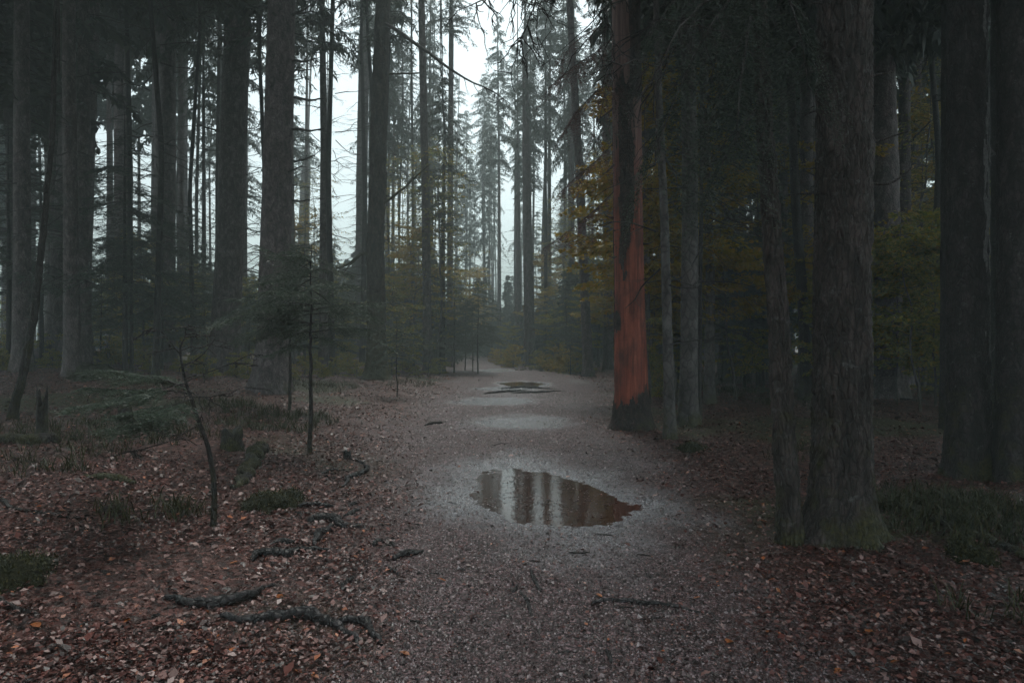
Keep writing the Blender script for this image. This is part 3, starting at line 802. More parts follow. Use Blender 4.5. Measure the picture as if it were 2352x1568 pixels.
LAND = [(0, 'left edge'), (156, 'huge leaning spruce'), (382, 'stub bristled spruce'), (514, 'broad spruce'), (622, 'thick stubby spruce'), (864, 'mossy crooked tree'), (1015, 'black forked tree'), (1217, 'lone misty trunk'), (1450, 'red stripped tree'), (1630, 'even grey trunk'), (1813, 'bent trunk'), (1930, 'biggest fissured trunk'), (2222, 'black patched trunk'), (2352, 'right edge')]
_ON = 'first second third fourth fifth sixth seventh eighth ninth tenth eleventh twelfth thirteenth fourteenth fifteenth sixteenth seventeenth eighteenth nineteenth'.split()
ORD = _ON+[w_ for t_, h_ in (('twenty', 'twentieth'), ('thirty', 'thirtieth'), ('forty', 'fortieth'), ('fifty', 'fiftieth'), ('sixty', 'sixtieth')) for w_ in [h_]+[t_+'-'+o_ for o_ in _ON[:9]]]
RELABEL = []
def relabel():
    """labels by place: between which two landmark trunks a thing is seen, counted from the left"""
    slot = {}
    for o, kind in RELABEL:
        u = PW/2+o.location.x/max(o.location.y, 1)*PF
        k = max(i for i, (a, _) in enumerate(LAND[:-1]) if a <= u or i == 0)
        slot.setdefault((kind, k), []).append((u, o))
    for (kind, k), lst in slot.items():
        lst.sort(key=lambda q: q[0])
        for i, (u, o) in enumerate(lst):
            w = f'{kind} between {LAND[k][1]} and {LAND[k+1][1]}'
            if len(lst) > 1: w += f', {ORD[i]} from left' if i < 60 else ', farther right'
            o['label'] = w

def far_label(x, y):
    u = PW/2+x/y*PF
    near = y < 45
    if u < 300: a = 'between the trunks at the far left'
    elif u < 660: a = 'in the left wood behind the thick spruces'
    elif u < 1060: a = 'behind the mossy crooked tree'
    elif u < 1420: a = 'in the mist where the path vanishes'
    elif u < 1780: a = 'in the wood behind the red stripped tree'
    else: a = 'in the dark wood on the far right'
    return ('slender spruce trunk standing ' if near else 'thin pale spruce trunk deep ')+a, 'background spruces '+a

frng = np.random.default_rng(77)
placed = list(tree_xy)
FARN = 0
def place_far(x, y, force=None):
    k = int(frng.integers(0, 6)) if force is None else force
    me, H = FAR[k]
    s = frng.uniform(.9, 1.12)
    lab, grp = far_label(x, max(y, 1))
    z = float(height(x, y))
    u = PW/2+x/max(y, 1)*PF
    root = thing('spruce_tree', lab, 'tree', (x, y, z), frng.uniform(0, 6.28), grp)
    RELABEL.append((root, 'slim background spruce' if y < 38 else 'thin pale spruce' if y < 60 else 'faint misty spruce'))
    z0 = H*s*frng.uniform(.46, .62)
    thin = 420 < u < 1480 and y > 22
    if frng.random() < (.55 if 440 < u < 1060 else .85 if u < 440 else .45):           # bare poles, crowns only high up
        z0 = min(max(z0, 2.2+.54*y+frng.uniform(0, 3)), 26); s = max(s, (z0+7)/H)
    obj('trunk', me, root, scale=(min(s, 1.15), min(s, 1.15), s))
    crown_on(root, H*s+.3, z0, frng.uniform(2.2, 3.4), lambda q: (0, 0), int(frng.integers(0, 9999)), thin)
    o = obj('dead_twigs', DEAD[int(frng.integers(0, 3))], root, rotz=frng.uniform(0, 6.28)); o['kind'] = 'stuff'
    placed.append((x, y))

n_far = 0
for _ in range(12000):
    if n_far >= 215: break
    y = 18+42*frng.random()**.9
    x = frng.uniform(-.82, .82)*y
    c, w = np.interp(y, PY, PC), np.interp(y, PY, PWD)
    if abs(x-c) < w+1.1: continue
    u = PW/2+x/y*PF
    if 1050 < u < 1410 and y < 44: continue
    if 440 < u < 1060 and y < 23.5: continue
    if 470 < u <= 1050 and y > 27 and frng.random() < .62: continue
    if any((x-a)**2+(y-q)**2 < 3.6 for a, q in placed): continue
    place_far(x, y); n_far += 1
for _ in range(150):
    y = frng.uniform(60, 118); x = frng.uniform(-.22, .17)*y
    c, w = np.interp(y, PY, PC), np.interp(y, PY, PWD)
    if abs(x-c) < w+1.2 or any((x-a)**2+(y-q)**2 < 12.0 for a, q in placed): continue
    place_far(x, y)
# a thicket of younger spruces closes the view where the path turns away
n_th = 0
for _ in range(4000):
    if n_th >= 170: break
    y = frng.uniform(42, 80); x = frng.uniform(-.62, .34)*y
    c, w = np.interp(y, PY, PC), np.interp(y, PY, PWD)
    if abs(x-c) < w+(1.4 if y < 62 else .4) or any((x-a)**2+(y-q)**2 < 4.0 for a, q in placed): continue
    placed.append((x, y)); n_th += 1
    Hh = frng.uniform(4, 11)*(.6+.4*y/80); me, H = FAR[5]
    root = thing('young_spruce', 'young spruce in the far thicket behind the bend of the path', 'young spruce', (x, y, float(height(x, y))), frng.uniform(0, 6.28), 'far thicket of young spruces')
    RELABEL.append((root, 'low thicket spruce'))
    obj('trunk', me, root, scale=(.8, .8, Hh/H))
    crown_on(root, Hh+.2, .5, frng.uniform(1.5, 2.6), lambda q: (0, 0), int(frng.integers(0, 9999)), n_th % 2 == 0)
# unseen spruces added beside and behind the viewer so their crowns shade the scene
for (x, y, z0, rad) in [(-6.4, 5.0, 8.6, 4.6), (6.8, 4.0, 9.2, 4.6), (-7.4, 2.6, 6.5, 4.6), (-9.6, 9.0, 8.6, 4.4), (-13.8, 13.0, 10, 4.6), (-12, 4, 6, 4.6), (-9.5, -3.5, 6, 4.6), (-16.5, 18, 11, 4.2), (7.6, 0.5, 8.5, 3.6), (11.2, 5.0, 9, 3.6), (9.5, -5, 8, 4), (14.2, 9.5, 9, 3.6), (-16.5, 7, 6, 4.4), (-8, -10, 7, 4.4), (9, -12, 8, 4.4)]:
    k = int(frng.integers(0, 3)); me, H = FAR[k]
    root = thing('spruce_tree', 'spruce added beside the viewer, outside the picture, to cast shade', 'tree', (x, y, float(height(x, y))), frng.uniform(0, 6), 'unseen shade spruces around the viewer')
    obj('trunk', me, root)
    crown_on(root, H+.3, z0, rad, lambda q: (0, 0), int(frng.integers(0, 9999)), False, True)

# ------------------------------------------------------------------ young firs
def spray(acc, g, B, ln, sd, o, tw_step, dens, needle, t0=.18, drp=.15):
    s = np.linspace(0, 1, len(B))
    for q in range(max(3, int(ln/tw_step))):
        t = g.uniform(t0, 1); p = np.array([np.interp(t, s, B[:, c]) for c in range(3)])
        sg = 1 if q % 2 else -1
        d = sd*sg*g.uniform(.55, 1)+o*g.uniform(.35, .9)+np.array([0, 0, g.uniform(-.25, .08)-drp*.5])
        d /= np.linalg.norm(d); l = ln*g.uniform(.12, .36)*(1.15-.6*t)+.04
        nn = max(4, int(l/(.009/dens)))
        ss = np.linspace(0.02, 1, nn)
        pp = p+d*(l*ss)[:, None]; pp[:, 2] -= drp*l*ss**2
        side = np.cross(d, [0, 0, 1.0]); side /= max(np.linalg.norm(side), 1e-6)
        alt = np.where(np.arange(nn) % 2 == 0, 1.0, -1.0)[:, None]
        dd = side*alt+d*0.7+g.normal(0, .18, (nn, 3)); dd[:, 2] += .12
        acc.append(np.hstack([pp, dd, (needle*g.uniform(.75, 1.2, nn))[:, None]]))

def needle_mesh(acc, mat):
    A = np.concatenate(acc); t, a, b_ = frame(A[:, 3:6]); L = A[:, 6:7]
    an = np.random.default_rng(len(A)).uniform(0, np.pi, (len(A), 1)); a = a*np.cos(an)+b_*np.sin(an)
    V, F = bake([(0, -.11, 0), (1, 0, 0), (0, .11, 0)], [(0, 1, 2)], A[:, :3], t*L, a*L*1.2, b_)
    return mesh_np('needles', V, F, M[mat])

def fir(seed, H, hb, rad, top_flat=0.5, dens=1.0, needle=0.022, mat='firneedle', stem_r=0.02, bend=0.02, droop=0.22, whorl=0.22, tw_step=0.055):
    g = np.random.default_rng(seed)
    st, br = MB(), MB()
    z = np.linspace(-.1, H, 26)
    sx = np.cumsum(g.normal(0, bend, 26))*0.35; sy = np.cumsum(g.normal(0, bend, 26))*0.35
    sx -= sx[1]; sy -= sy[1]
    tube(st, np.stack([sx, sy, z], -1), np.interp(z, [0, H*.3, H], [stem_r*1.25, stem_r, .004]), 8)
    acc = []
    zb = hb
    while zb < H-.03:
        f = (zb-hb)/(H-hb)
        prof = rad*(min(1, .55+f*1.8) if f < .3 else 1)*(1-f**(1.2+2.5*top_flat))+.06
        for k in range(int(g.integers(4, 7))):
            az = g.uniform(0, 2*np.pi); ln = prof*g.uniform(.35, 1.2)
            zb += g.normal(0, whorl*.12)
            o = np.array([math.cos(az), math.sin(az), 0]); sd = np.array([-o[1], o[0], 0])
            m = 9; s = np.linspace(0, 1, m)
            rise = g.uniform(-.35, .4)*(0.4+f)
            B = np.array([np.interp(zb, z, sx), np.interp(zb, z, sy), zb])+o*(ln*s)[:, None]
            B[:, 2] += rise*ln*s-droop*g.uniform(.3, 1.6)*ln*s*s
            B += (sd*0.08*ln)*np.sin(s*3+seed)[:, None]*g.normal()
            tube(br, B, np.linspace(.004+.006*ln, .002, m), 4, False)
            spray(acc, g, B, ln, sd, o, tw_step, dens, needle)
        zb += whorl*g.uniform(.6, 1.3)
    return (st.mesh('stem', M['darkbark'], True), br.mesh('boughs', M['twig']), needle_mesh(acc, mat))

def put_fir(ms, label, pos, name='young_fir', group=None, rotz=0, scale=1.0, cat='young fir'):
    r = thing(name, label, cat, pos, rotz, group, (scale,)*3)
    if group: RELABEL.append((r, 'young fir' if ms is not FE else 'drooping young spruce'))
    obj('stem', ms[0], r); bo = obj('boughs', ms[1], r); bo['kind'] = 'stuff'; obj('needles', ms[2], bo)['kind'] = 'stuff'
    return r

FA = fir(901, 2.75, 1.45, 1.1, 0.8, 1.0, .028, stem_r=.026, tw_step=.011, whorl=.15)
FB = fir(902, 2.2, .9, .8, .5, .8, .034, stem_r=.016, tw_step=.016, whorl=.17)
FC = fir(903, 4.2, 1.3, 1.35, .35, .5, .060, stem_r=.03, whorl=.2, tw_step=.022)
FD = fir(904, 5.6, .9, 1.6, .2, .42, .075, stem_r=.04, whorl=.24, tw_step=.028)
FE = fir(905, 7.6, 2.2, 2.0, .3, .42, .070, 'needle', stem_r=.06, whorl=.34, droop=.45, tw_step=.034)
put_fir(FA, 'umbrella topped young fir with a bare curved stem, nearest on the left bank', gp(712, 1042))
put_fir(FA, 'young fir with a bent stem close in front of the thick stubby spruce', gp(664, 942), rotz=2.4, scale=1.12)
put_fir(FB, 'small young fir on a thin stem before the mossy crooked tree', gp(912, 912), rotz=.7, scale=1.0)
put_fir(FB, 'tiny fir at the path edge under the slender spruce', gp(984, 868), rotz=2.0, scale=.9)
put_fir(FC, 'tall slim young fir with layered boughs at the left path edge', gp(1098, 858), rotz=.3, scale=1.15)
put_fir(FC, 'young fir with a twin thin stem just left of the tall layered fir', gp(1086, 853), rotz=2.6, scale=.85)
put_fir(FD, 'bushy young fir beside the thin black tree on the path edge', gp(1043, 856), rotz=1.1, scale=.95)
put_fir(FC, 'thin young fir between the bushy fir and the layered fir', gp(1068, 850), rotz=4.1, scale=1.0)
put_fir(FD, 'dark young fir left of the leaning slim trunk across the path', gp(1300, 850), rotz=3.1, scale=.95)
put_fir(FC, 'small fir on two thin leaning stems right of the path bend', gp(1252, 846), rotz=5.0, scale=.9)
put_fir(FE, 'tall young spruce with drooping boughs before the huge leaning trunk', gp(287, 862), 'young_spruce', rotz=.5, scale=1.0, cat='young spruce')
put_fir(FE, 'thinner young spruce touching the drooping one on the left bank', gp(302, 861), 'young_spruce', rotz=2.5, scale=.8, cat='young spruce')
put_fir(FE, 'drooping young spruce in the gap left of the broad trunk', gp(372, 850), 'young_spruce', rotz=4.0, scale=.85, cat='young spruce')
put_fir(FE, 'dark young spruce behind the leaning trunk at the left edge', gp(95, 838), 'young_spruce', rotz=1.0, scale=1.0, cat='young spruce')
put_fir(FD, 'low dense fir at the foot of the thick stubby spruce', gp(572, 838), rotz=2.0, scale=.6)
put_fir(FB, 'pale fir sapling by the foot of the leaning slim trunk', gp(1310, 858), rotz=1.4, scale=1.1)
# firs farther back
fl = np.random.default_rng(55)
ff = [(float(fl.uniform(640, 1060)), float(fl.uniform(815, 836))) for _ in range(10)]+[(float(fl.uniform(1490, 2300)), float(fl.uniform(850, 900))) for _ in range(10)]+[(745, 838), (790, 832), (700, 836), (930, 838), (905, 834), (950, 832), (1130, 826), (1160, 822), (1270, 832), (1330, 838), (1375, 842), (440, 845), (470, 838), (230, 838), (20, 848), (330, 840), (1500, 872), (1740, 868), (1790, 880), (2120, 890)]
for k, q in enumerate(ff):
    put_fir([FD, FC, FE, FD][k % 4], 'dark young fir in the undergrowth among the trunks', gp(*q), group='young firs in the undergrowth', rotz=fl.uniform(0, 6), scale=fl.uniform(.75, 1.15))

# ------------------------------------------------------------------ young beeches and leafy undergrowth
LEAF = ([(0, 0, 0), (.35, .30, .06), (.75, .24, .05), (1.05, 0, -.02), (.75, -.24, .05), (.35, -.30, .06)], [(0, 1, 2, 3), (0, 3, 4, 5)])
def beech(seed, H, z0, rad, layers, leaf, mat, stems=1, per=120, stem_r=.025):
    g = np.random.default_rng(seed)
    st, br = MB(), MB(); P, D = [], []
    for s_ in range(stems):
        az = g.uniform(0, 6.28); tip = np.array([math.cos(az), math.sin(az), 0])*H*g.uniform(.03, .25)*(1 if stems > 1 else .4)+[0, 0, H*g.uniform(.75, 1)]
        S = wiggle((0, 0, -.08), tip, 14, .05, seed+s_)
        tube(st, S, np.linspace(stem_r, .004, 14), 7, False)
        for k in range(max(1, layers//stems)):
            f = g.uniform(z0/H, .98); i = f*13; p = S[int(i)]*(1-i % 1)+S[min(13, int(i)+1)]*(i % 1)
            a2 = g.uniform(0, 6.28); ln = rad*g.uniform(.45, 1.1)*(1.15-.6*f)
            o = np.array([math.cos(a2), math.sin(a2), g.uniform(-.12, .28)])
            B = wiggle(p, p+o*ln, 8, .08, seed*3+k, -.04)
            tube(br, B, np.linspace(.004+.004*ln, .0015, 8), 4, False)
            m = int(per*ln/rad)
            t = g.uniform(.15, 1.05, m); q = np.stack([np.interp(t, np.linspace(0, 1, 8), B[:, c]) for c in range(3)], -1)
            sd = np.array([-o[1], o[0], 0]); wd = ln*.36*(1.1-.55*t)
            lat = g.uniform(-1, 1, m)
            q = q+sd*(lat*wd)[:, None]+o*(np.abs(lat)*wd*.4)[:, None]; q[:, 2] += g.normal(0, .025, m)-.12*np.abs(lat)*wd
            d = sd*np.sign(lat)[:, None]*.7+o*.8+g.normal(0, .35, (m, 3)); d[:, 2] -= .35
            P.append(q); D.append(d)
            for e in range(4):
                i0 = g.integers(2, 7); sgn = g.choice([-1, 1])
                tube(br, np.array([B[i0], B[i0]+(sd*sgn*.8+o*.6)*ln*.28]), [.003, .0012], 3, False)
    P, D = np.concatenate(P), np.concatenate(D)
    t, a, b_ = frame(D); rl = g.normal(0, .75, (len(t), 1)); a2 = a*np.cos(rl)+b_*np.sin(rl); b2 = b_*np.cos(rl)-a*np.sin(rl)
    sz = (leaf*g.uniform(.7, 1.25, len(t)))[:, None]
    V, F = bake(*LEAF, P, t*sz, a2*sz, b2*sz)
    lf = MB(); lf.add(V, F)
    return st.mesh('stem', M['beech'], True), br.mesh('branches', M['twig']), lf.mesh('leaves', M[mat])

def put_beech(ms, label, pos, group=None, rotz=0, scale=1.0, name='young_beech', cat='young beech'):
    r = thing(name, label, cat, pos, rotz, group, (scale,)*3)
    if group: RELABEL.append((r, {id(BA): 'low leafy bush', id(BB): 'small leafy bush', id(BC): 'layered young beech', id(BD): 'yellow beech', id(BE): 'leafy beech sapling', id(BF): 'yellow bush', id(BG): 'tall pale beech'}[id(ms)]))
    obj('stem', ms[0], r); bo = obj('branches', ms[1], r); bo['kind'] = 'stuff'; obj('leaves', ms[2], bo)['kind'] = 'stuff'
    return r

BA = beech(401, 1.5, .15, .75, 34, .062, 'beechleaf', 4, 150, .010)       # low bush
BB = beech(402, 1.0, .1, .65, 30, .060, 'beechleaf', 5, 150, .008)
BC = beech(403, 5.5, 1.4, 1.7, 44, .085, 'beechleaf', 1, 260, .03)       # pole-stage beech
BD = beech(404, 8.0, 2.6, 2.0, 56, .095, 'yellowleaf', 1, 260, .045)
BE = beech(405, 3.2, .8, 1.2, 36, .075, 'beechleaf', 1, 180, .016)
BF = beech(406, 1.1, .1, .6, 36, .06, 'yellowleaf', 4, 110, .008)

ub = np.random.default_rng(9)
BG = beech(407, 15.0, 4.5, 3.3, 90, .12, 'beechleaf', 1, 90, .10)
bush_left = [(float(ub.uniform(0, 1010)), float(ub.uniform(818, 838))) for _ in range(34)]+[(250, 838), (225, 846), (330, 846), (345, 856), (410, 852), (440, 862), (460, 850), (475, 868), (555, 858), (570, 872), (540, 866), (20, 845), (8, 852), (120, 842), (700, 866), (740, 868), (770, 862), (800, 858), (820, 866), (720, 852), (780, 848), (670, 872), (900, 862), (935, 858), (955, 864), (990, 858), (1010, 862), (925, 850), (760, 840)]
for k, q in enumerate(bush_left):
    lab = 'low beech bush between the spruces on the left bank' if q[0] < 620 else 'low leafy bush around the mossy crooked tree'
    put_beech([BA, BB, BE if q[1] < 840 else BB][k % 3], lab, gp(*q), 'bushes on the left bank' if q[0] < 620 else 'bushes around the crooked tree', fl.uniform(0, 6), fl.uniform(.75, 1.15) if q[1] < 840 else fl.uniform(.45, .75), 'leafy_bush', 'bush')
for k, q in enumerate([(1152, 838), (1168, 840), (1180, 843), (1235, 842), (1250, 848), (1262, 846), (1275, 852), (1290, 850), (1305, 856), (1325, 856), (1140, 832)]):
    put_beech([BF, BB][k % 2], 'yellow leaved bush along the path bend beside the lone misty trunk', gp(*q), 'yellow bushes at the path bend', fl.uniform(0, 6), fl.uniform(1.0, 1.5), 'leafy_bush', 'bush')
for k, (q, s, m) in enumerate([*[((float(fl.uniform(1490, 2340)), float(fl.uniform(845, 935))), float(fl.uniform(.7, 1.3)), 'CDEB'[k_ % 4]) for k_ in range(28)], ((1492, 905), .8, 'E'), ((1515, 918), .8, 'B'), ((1700, 880), 1.0, 'C'), ((1652, 872), 1.0, 'C'), ((1725, 905), .8, 'E'), ((2060, 930), .9, 'C'), ((2115, 945), 1.0, 'C'), ((2150, 930), 1.0, 'C'), ((1480, 880), 1.1, 'D'), ((1560, 868), 1.1, 'D'), ((1835, 900), 1.0, 'C'), ((2000, 885), 1.2, 'C'), ((2095, 880), 1.4, 'D'), ((2130, 872), 1.5, 'D'), ((1870, 885), 1.2, 'D'), ((2300, 905), 1.2, 'C'), ((1800, 870), 1.2, 'D')]):
    put_beech({'C': BC, 'D': BD, 'E': BE, 'B': BA}[m], {'C': 'young beech with flat layered leaf sprays in the dark right wood', 'D': 'taller yellow leaved beech among the right hand trunks', 'E': 'small leafy beech among the trunks of the right wood', 'B': 'low leafy bush on the floor of the right wood'}[m], gp(*q), {'C': 'layered beeches in the right wood', 'D': 'yellow beeches in the right wood'}.get(m, 'small beeches in the right wood'), fl.uniform(0, 6), s)
for k, (q, s, ms) in enumerate([((900, 850), 1.0, BC), ((945, 846), 1.1, BD), ((1000, 848), .9, BC), ((925, 858), 1.0, BE), ((1330, 848), 1.0, BC), ((1385, 852), 1.0, BD), ((1285, 846), .8, BC), ((760, 838), 1.0, BC), ((450, 832), 1.0, BC), ((570, 834), .9, BC), ((240, 826), .9, BC), ((335, 828), .8, BD), ((1160, 836), .7, BC), ((1245, 838), .8, BD)]):
    put_beech(ms, 'young beech with pale yellow green leaves', gp(*q), 'young beeches at the path and bank', fl.uniform(0, 6), s)
for k, (q, s) in enumerate([((955, 828), 1.2), ((1055, 830), 1.1), ((925, 824), 1.3), ((690, 824), 1.2), ((1400, 838), 1.2), ((1100, 822), 1.3), ((1250, 828), 1.3), ((1290, 822), 1.2)]):
    put_beech(BD, 'yellow leaved beech standing in the mist between the centre trunks', gp(*q), 'yellow beeches in the mist', fl.uniform(0, 6), s)
for k, (u, d_, s) in enumerate([(950, 36, .8), (1005, 33, .75), (1290, 50, .85), (1385, 36, .8), (730, 40, .75), (1350, 64, .9), (1720, 24, .75), (2120, 20, .7)]):
    x_ = (u-PW/2)/PF*d_
    put_beech(BG, 'tall slender beech with pale yellow green leaves among the misty trunks' if u < 1450 else 'tall slender beech with yellow leaves in the right wood', (x_, d_, float(height(x_, d_))), 'tall beeches among the trunks' if u < 1450 else 'tall beeches in the right wood', fl.uniform(0, 6), s, 'beech_tree', 'tree')

# ------------------------------------------------------------------ needled boughs, the bent fir, hanging branches
def needled_boughs(root, b, lines, d, seed, needle, dens, tw, mat, name='bough', r0=.012, drp=.35, t0=.1):
    g = np.random.default_rng(seed)
    for k, (pix, dep) in enumerate(lines):
        P = np.array([above(x, y, d-q) for (x, y), q in zip(pix, dep)])-b
        t = np.linspace(0, 1, 14); s = np.linspace(0, 1, len(P))
        B = np.stack([np.interp(t, s, P[:, c]) for c in range(3)], -1)
        B[1:-1] = (B[:-2]+2*B[1:-1]+B[2:])/4
        ln = np.linalg.norm(np.diff(B, axis=0), axis=1).sum()
        o = (B[-1]-B[0])/np.linalg.norm(B[-1]-B[0]); sd = np.cross(o, [0, 0, 1.0]); sd /= np.linalg.norm(sd)
        mb = MB(); tube(mb, B, np.linspace(r0, .003, 14), 5, False)
        for q in range(int(ln*9)):
            i = g.integers(1, 14); e = B[i]+(sd*g.choice([-1, 1])*.6+o*.5+np.array([0, 0, -g.uniform(.1, .9)]))*ln*g.uniform(.08, .2)
            tube(mb, wiggle(B[i], e, 4, .1, seed+q), np.linspace(.004, .0015, 4), 3, False)
        bo = obj(name, mb.mesh(name, M['twig']), root)
        acc = []; spray(acc, g, B, ln, sd, o, tw, dens, needle, t0, drp)
        obj('needles', needle_mesh(acc, mat), bo)

bb = gp(490, 1212); db = bb[1]
bent = thing('bent_fir', 'crooked leaning fir sapling with one low spray of needles, near left', 'young fir', bb)
limb(bent, bb, db, [(490, 1218), (493, 1150), (491, 1090), (478, 1020), (455, 965), (438, 910), (424, 870), (416, 830), (413, 790)], .026, .007, 'stem', 'darkbark', n=26, amp=.006, seed=81)
needled_boughs(bent, bb, [([(436, 905), (390, 895), (330, 905), (250, 925), (165, 935)], [0, .1, .2, .35, .5]), ([(430, 890), (380, 872), (310, 862), (235, 850)], [0, -.2, -.4, -.5]),
                          ([(450, 950), (390, 955), (320, 975), (255, 985)], [0, .3, .5, .7]), ([(426, 880), (360, 895), (280, 895), (200, 890)], [0, .05, .1, .2]),
                          ([(440, 915), (400, 930), (350, 945), (300, 950)], [0, .4, .7, .9])], db, 82, .026, 1.2, .004, 'firneedle', r0=.008, drp=.1, t0=.25)
for k, pts in enumerate([[(424, 870), (460, 858), (520, 838), (572, 815)], [(418, 840), (450, 830), (480, 800), (500, 770)], [(416, 815), (395, 790), (375, 765), (352, 752)], [(430, 895), (470, 915), (520, 905), (560, 890)], [(460, 975), (400, 1010), (330, 1030), (280, 1042)], [(414, 800), (425, 770), (430, 745)], [(446, 935), (380, 975), (300, 995)]]):
    limb(bent, bb, db, pts, .007, .002, 'bare_branch', 'twig', n=10, amp=.03, seed=90+k, twigs=7, hang=.2, tl=(.06, .22), depth=[0, .1, .2, .3][:len(pts)])

needled_boughs(r9, b9, [([(1748, -120), (1690, -20), (1610, 90), (1545, 240), (1505, 350)], [0, .3, .6, .8, 1]), ([(1746, 20), (1690, 120), (1640, 260), (1605, 400)], [0, .3, .5, .7]),
                        ([(1752, 230), (1700, 300), (1655, 380), (1610, 470)], [0, .2, .5, .6]), ([(1744, -200), (1640, -120), (1560, -20), (1490, 90)], [0, .4, .6, .9]),
                        ([(1746, -60), (1720, 60), (1700, 200), (1690, 330)], [0, .5, .8, 1]), ([(1748, -150), (1800, -40), (1840, 80), (1856, 200)], [0, .5, .8, .9]),
                        ([(1750, -100), (1680, 20), (1640, 140), (1625, 250)], [0, -.3, -.5, -.6])], b9[1], 83, .030, .6, .013, 'needle', r0=.014, drp=.9)
needled_boughs(red, b, [([(1408, 85), (1370, 120), (1320, 150), (1268, 195)], [0, .4, .8, 1.2]), ([(1408, 170), (1370, 210), (1330, 250), (1300, 300)], [0, .3, .6, .8]), ([(1408, 330), (1370, 370), (1330, 400), (1290, 440)], [0, .3, .6, .8]),
                        ([(1410, 440), (1370, 480), (1320, 520), (1250, 570)], [0, .3, .6, .9]), ([(1408, 130), (1390, 210), (1375, 290), (1360, 350)], [.1, .5, .6, .7]), ([(1408, 60), (1360, 70), (1310, 105), (1280, 160)], [0, -.3, -.5, -.7])], dR, 84, .042, .5, .02, 'brownneedle', r0=.009, drp=.5)
for k, (pts, dep, tw, tl) in enumerate([([(1742, -170), (1560, -150), (1400, -110), (1270, -70), (1200, -45)], [0, .3, .2, 0, -.2], 16, (.35, .8)), ([(1250, -60), (1225, 10), (1205, 70), (1195, 120)], [0, .1, .2, .2], 16, (.1, .4)), ([(1270, -65), (1180, -20), (1130, -8), (1050, 25)], [0, -.1, -.2, -.3], 12, (.1, .35)), ([(1400, -110), (1390, -20), (1400, 60), (1412, 100)], [.2, .3, .4, .4], 10, (.1, .35)), ([(1742, -30), (1620, 0), (1550, 90), (1500, 200)], [0, .5, 1.0, 1.2], 14, (.2, .5))]):
    limb(r9, b9, b9[1], pts, [.03, .009, .014, .008, .012][k], .003, 'hanging_branch', 'twig', n=18, amp=.02, seed=110+k, depth=dep, twigs=tw, hang=1.2, tl=tl)

big_tree('slim_tree', 'thin curved stem rising in front of the trunk at the left edge', (28, 963), 5.2, [(48, 880), (72, 760), (90, 640), (105, 500), (118, 380)], 17, 9, 'darkbark', 2, None, None, flare=.3, seed=33, fl_h=.2)

# ------------------------------------------------------------------ roots, logs, sticks, stumps on the ground
def c1(x, y): return (x*.3662, 993.9+y*.3662)
def c2(x, y): return (574.2+x*.3662, 993.9+y*.3662)
def c3(x, y): return (1148.4+x*.3662, 993.9+y*.3662)
def c4(x, y): return (1722.6+x*.3662, 993.9+y*.3662)
def lying(name, label, cat, pix, r, mat='root', lift=0.15, taper=(.75, .35), seed=1, group=None, n=None, rough=.25, seg=9, ends=True):
    if name == 'exposed_root': r *= 1.4; lift += .5
    G = np.array([gp(*q) for q in pix])
    o = G.mean(0); o[2] = float(height(o[0], o[1]))
    s = np.concatenate([[0], np.cumsum(np.linalg.norm(np.diff(G, axis=0), axis=1))]); L = s[-1]
    n = n or max(10, int(L/.03))
    t = np.linspace(0, L, n); P = np.stack([np.interp(t, s, G[:, k]) for k in range(3)], -1)
    for _ in range(2): P[1:-1] = (P[:-2]+2*P[1:-1]+P[2:])/4
    P[:, 0] += r*1.2*fbm(t*9, t*0, 0, seed, 2); P[:, 1] += r*1.2*fbm(t*9, t*0+5, 0, seed, 2)
    u = t/L
    rad = r*np.interp(u, [0, .12, .5, .9, 1], [taper[0]*.6, taper[0], 1, taper[1], taper[1]*.6])*(1+rough*fbm(t*22, t*0, 0, seed+3, 2))
    P[:, 2] = surf(P[:, 0], P[:, 1])+rad*(lift+.35*vnoise(t*5, t*0, 0, seed+7))
    if ends:
        P[0, 2] -= r; P[-1, 2] -= r
    mb = MB(); tube(mb, P-o, rad, seg)
    me = mb.mesh(name, M[mat], True)
    return tag(obj(name, me, loc=o), label, cat, group)

RG = 'small roots left of the path'
RL = 'short root surfacing from the grit left of the path'
lying('exposed_root', 'zigzag thin root beside a small stub on the left path edge', 'root', [c2(*q) for q in [(620, 165), (700, 190), (740, 235), (690, 265), (620, 285), (580, 340), (500, 375)]], .022, seed=1)
lying('exposed_root', 'straight faint root just left of the zigzag root', 'root', [c2(*q) for q in [(430, 262), (520, 240), (610, 237)]], .014, seed=2)
for k, (q, r) in enumerate([([(300, 470), (360, 460), (450, 470), (530, 462)], .02), ([(590, 525), (640, 500), (715, 478)], .018), ([(610, 470), (660, 450), (690, 440)], .018), ([(520, 580), (480, 620), (420, 660), (385, 730)], .024), ([(130, 730), (180, 700), (250, 685), (320, 690)], .022), ([(770, 710), (810, 695), (860, 690)], .02), ([(590, 990), (610, 940), (660, 900)], .016), ([(840, 840), (880, 860), (940, 890)], .012), ([(880, 690), (905, 705), (915, 720)], .012), ([(280, 500), (310, 520), (315, 545)], .012)]):
    lying('exposed_root', RL, 'root', [c2(*p) for p in q], r, seed=10+k, group=RG)
lying('exposed_root', 'thick humped root with a split end among the leaves, left of puddle', 'root', [c2(*q) for q in [(390, 575), (450, 555), (520, 555), (560, 590), (640, 600), (720, 590)]], .034, seed=21, lift=.3)
lying('exposed_root', 'long wavy root lying crosswise on the leaves, left of puddle', 'root', [c2(*q) for q in [(5, 800), (60, 760), (140, 750), (200, 770), (300, 755), (440, 740), (530, 735)]], .026, seed=22, lift=.25)
lying('exposed_root', 'single dark root on the open grit left below the puddle', 'root', [c2(*q) for q in [(910, 800), (950, 770), (1010, 765), (1060, 755), (1105, 738)]], .020, seed=23, lift=.3)
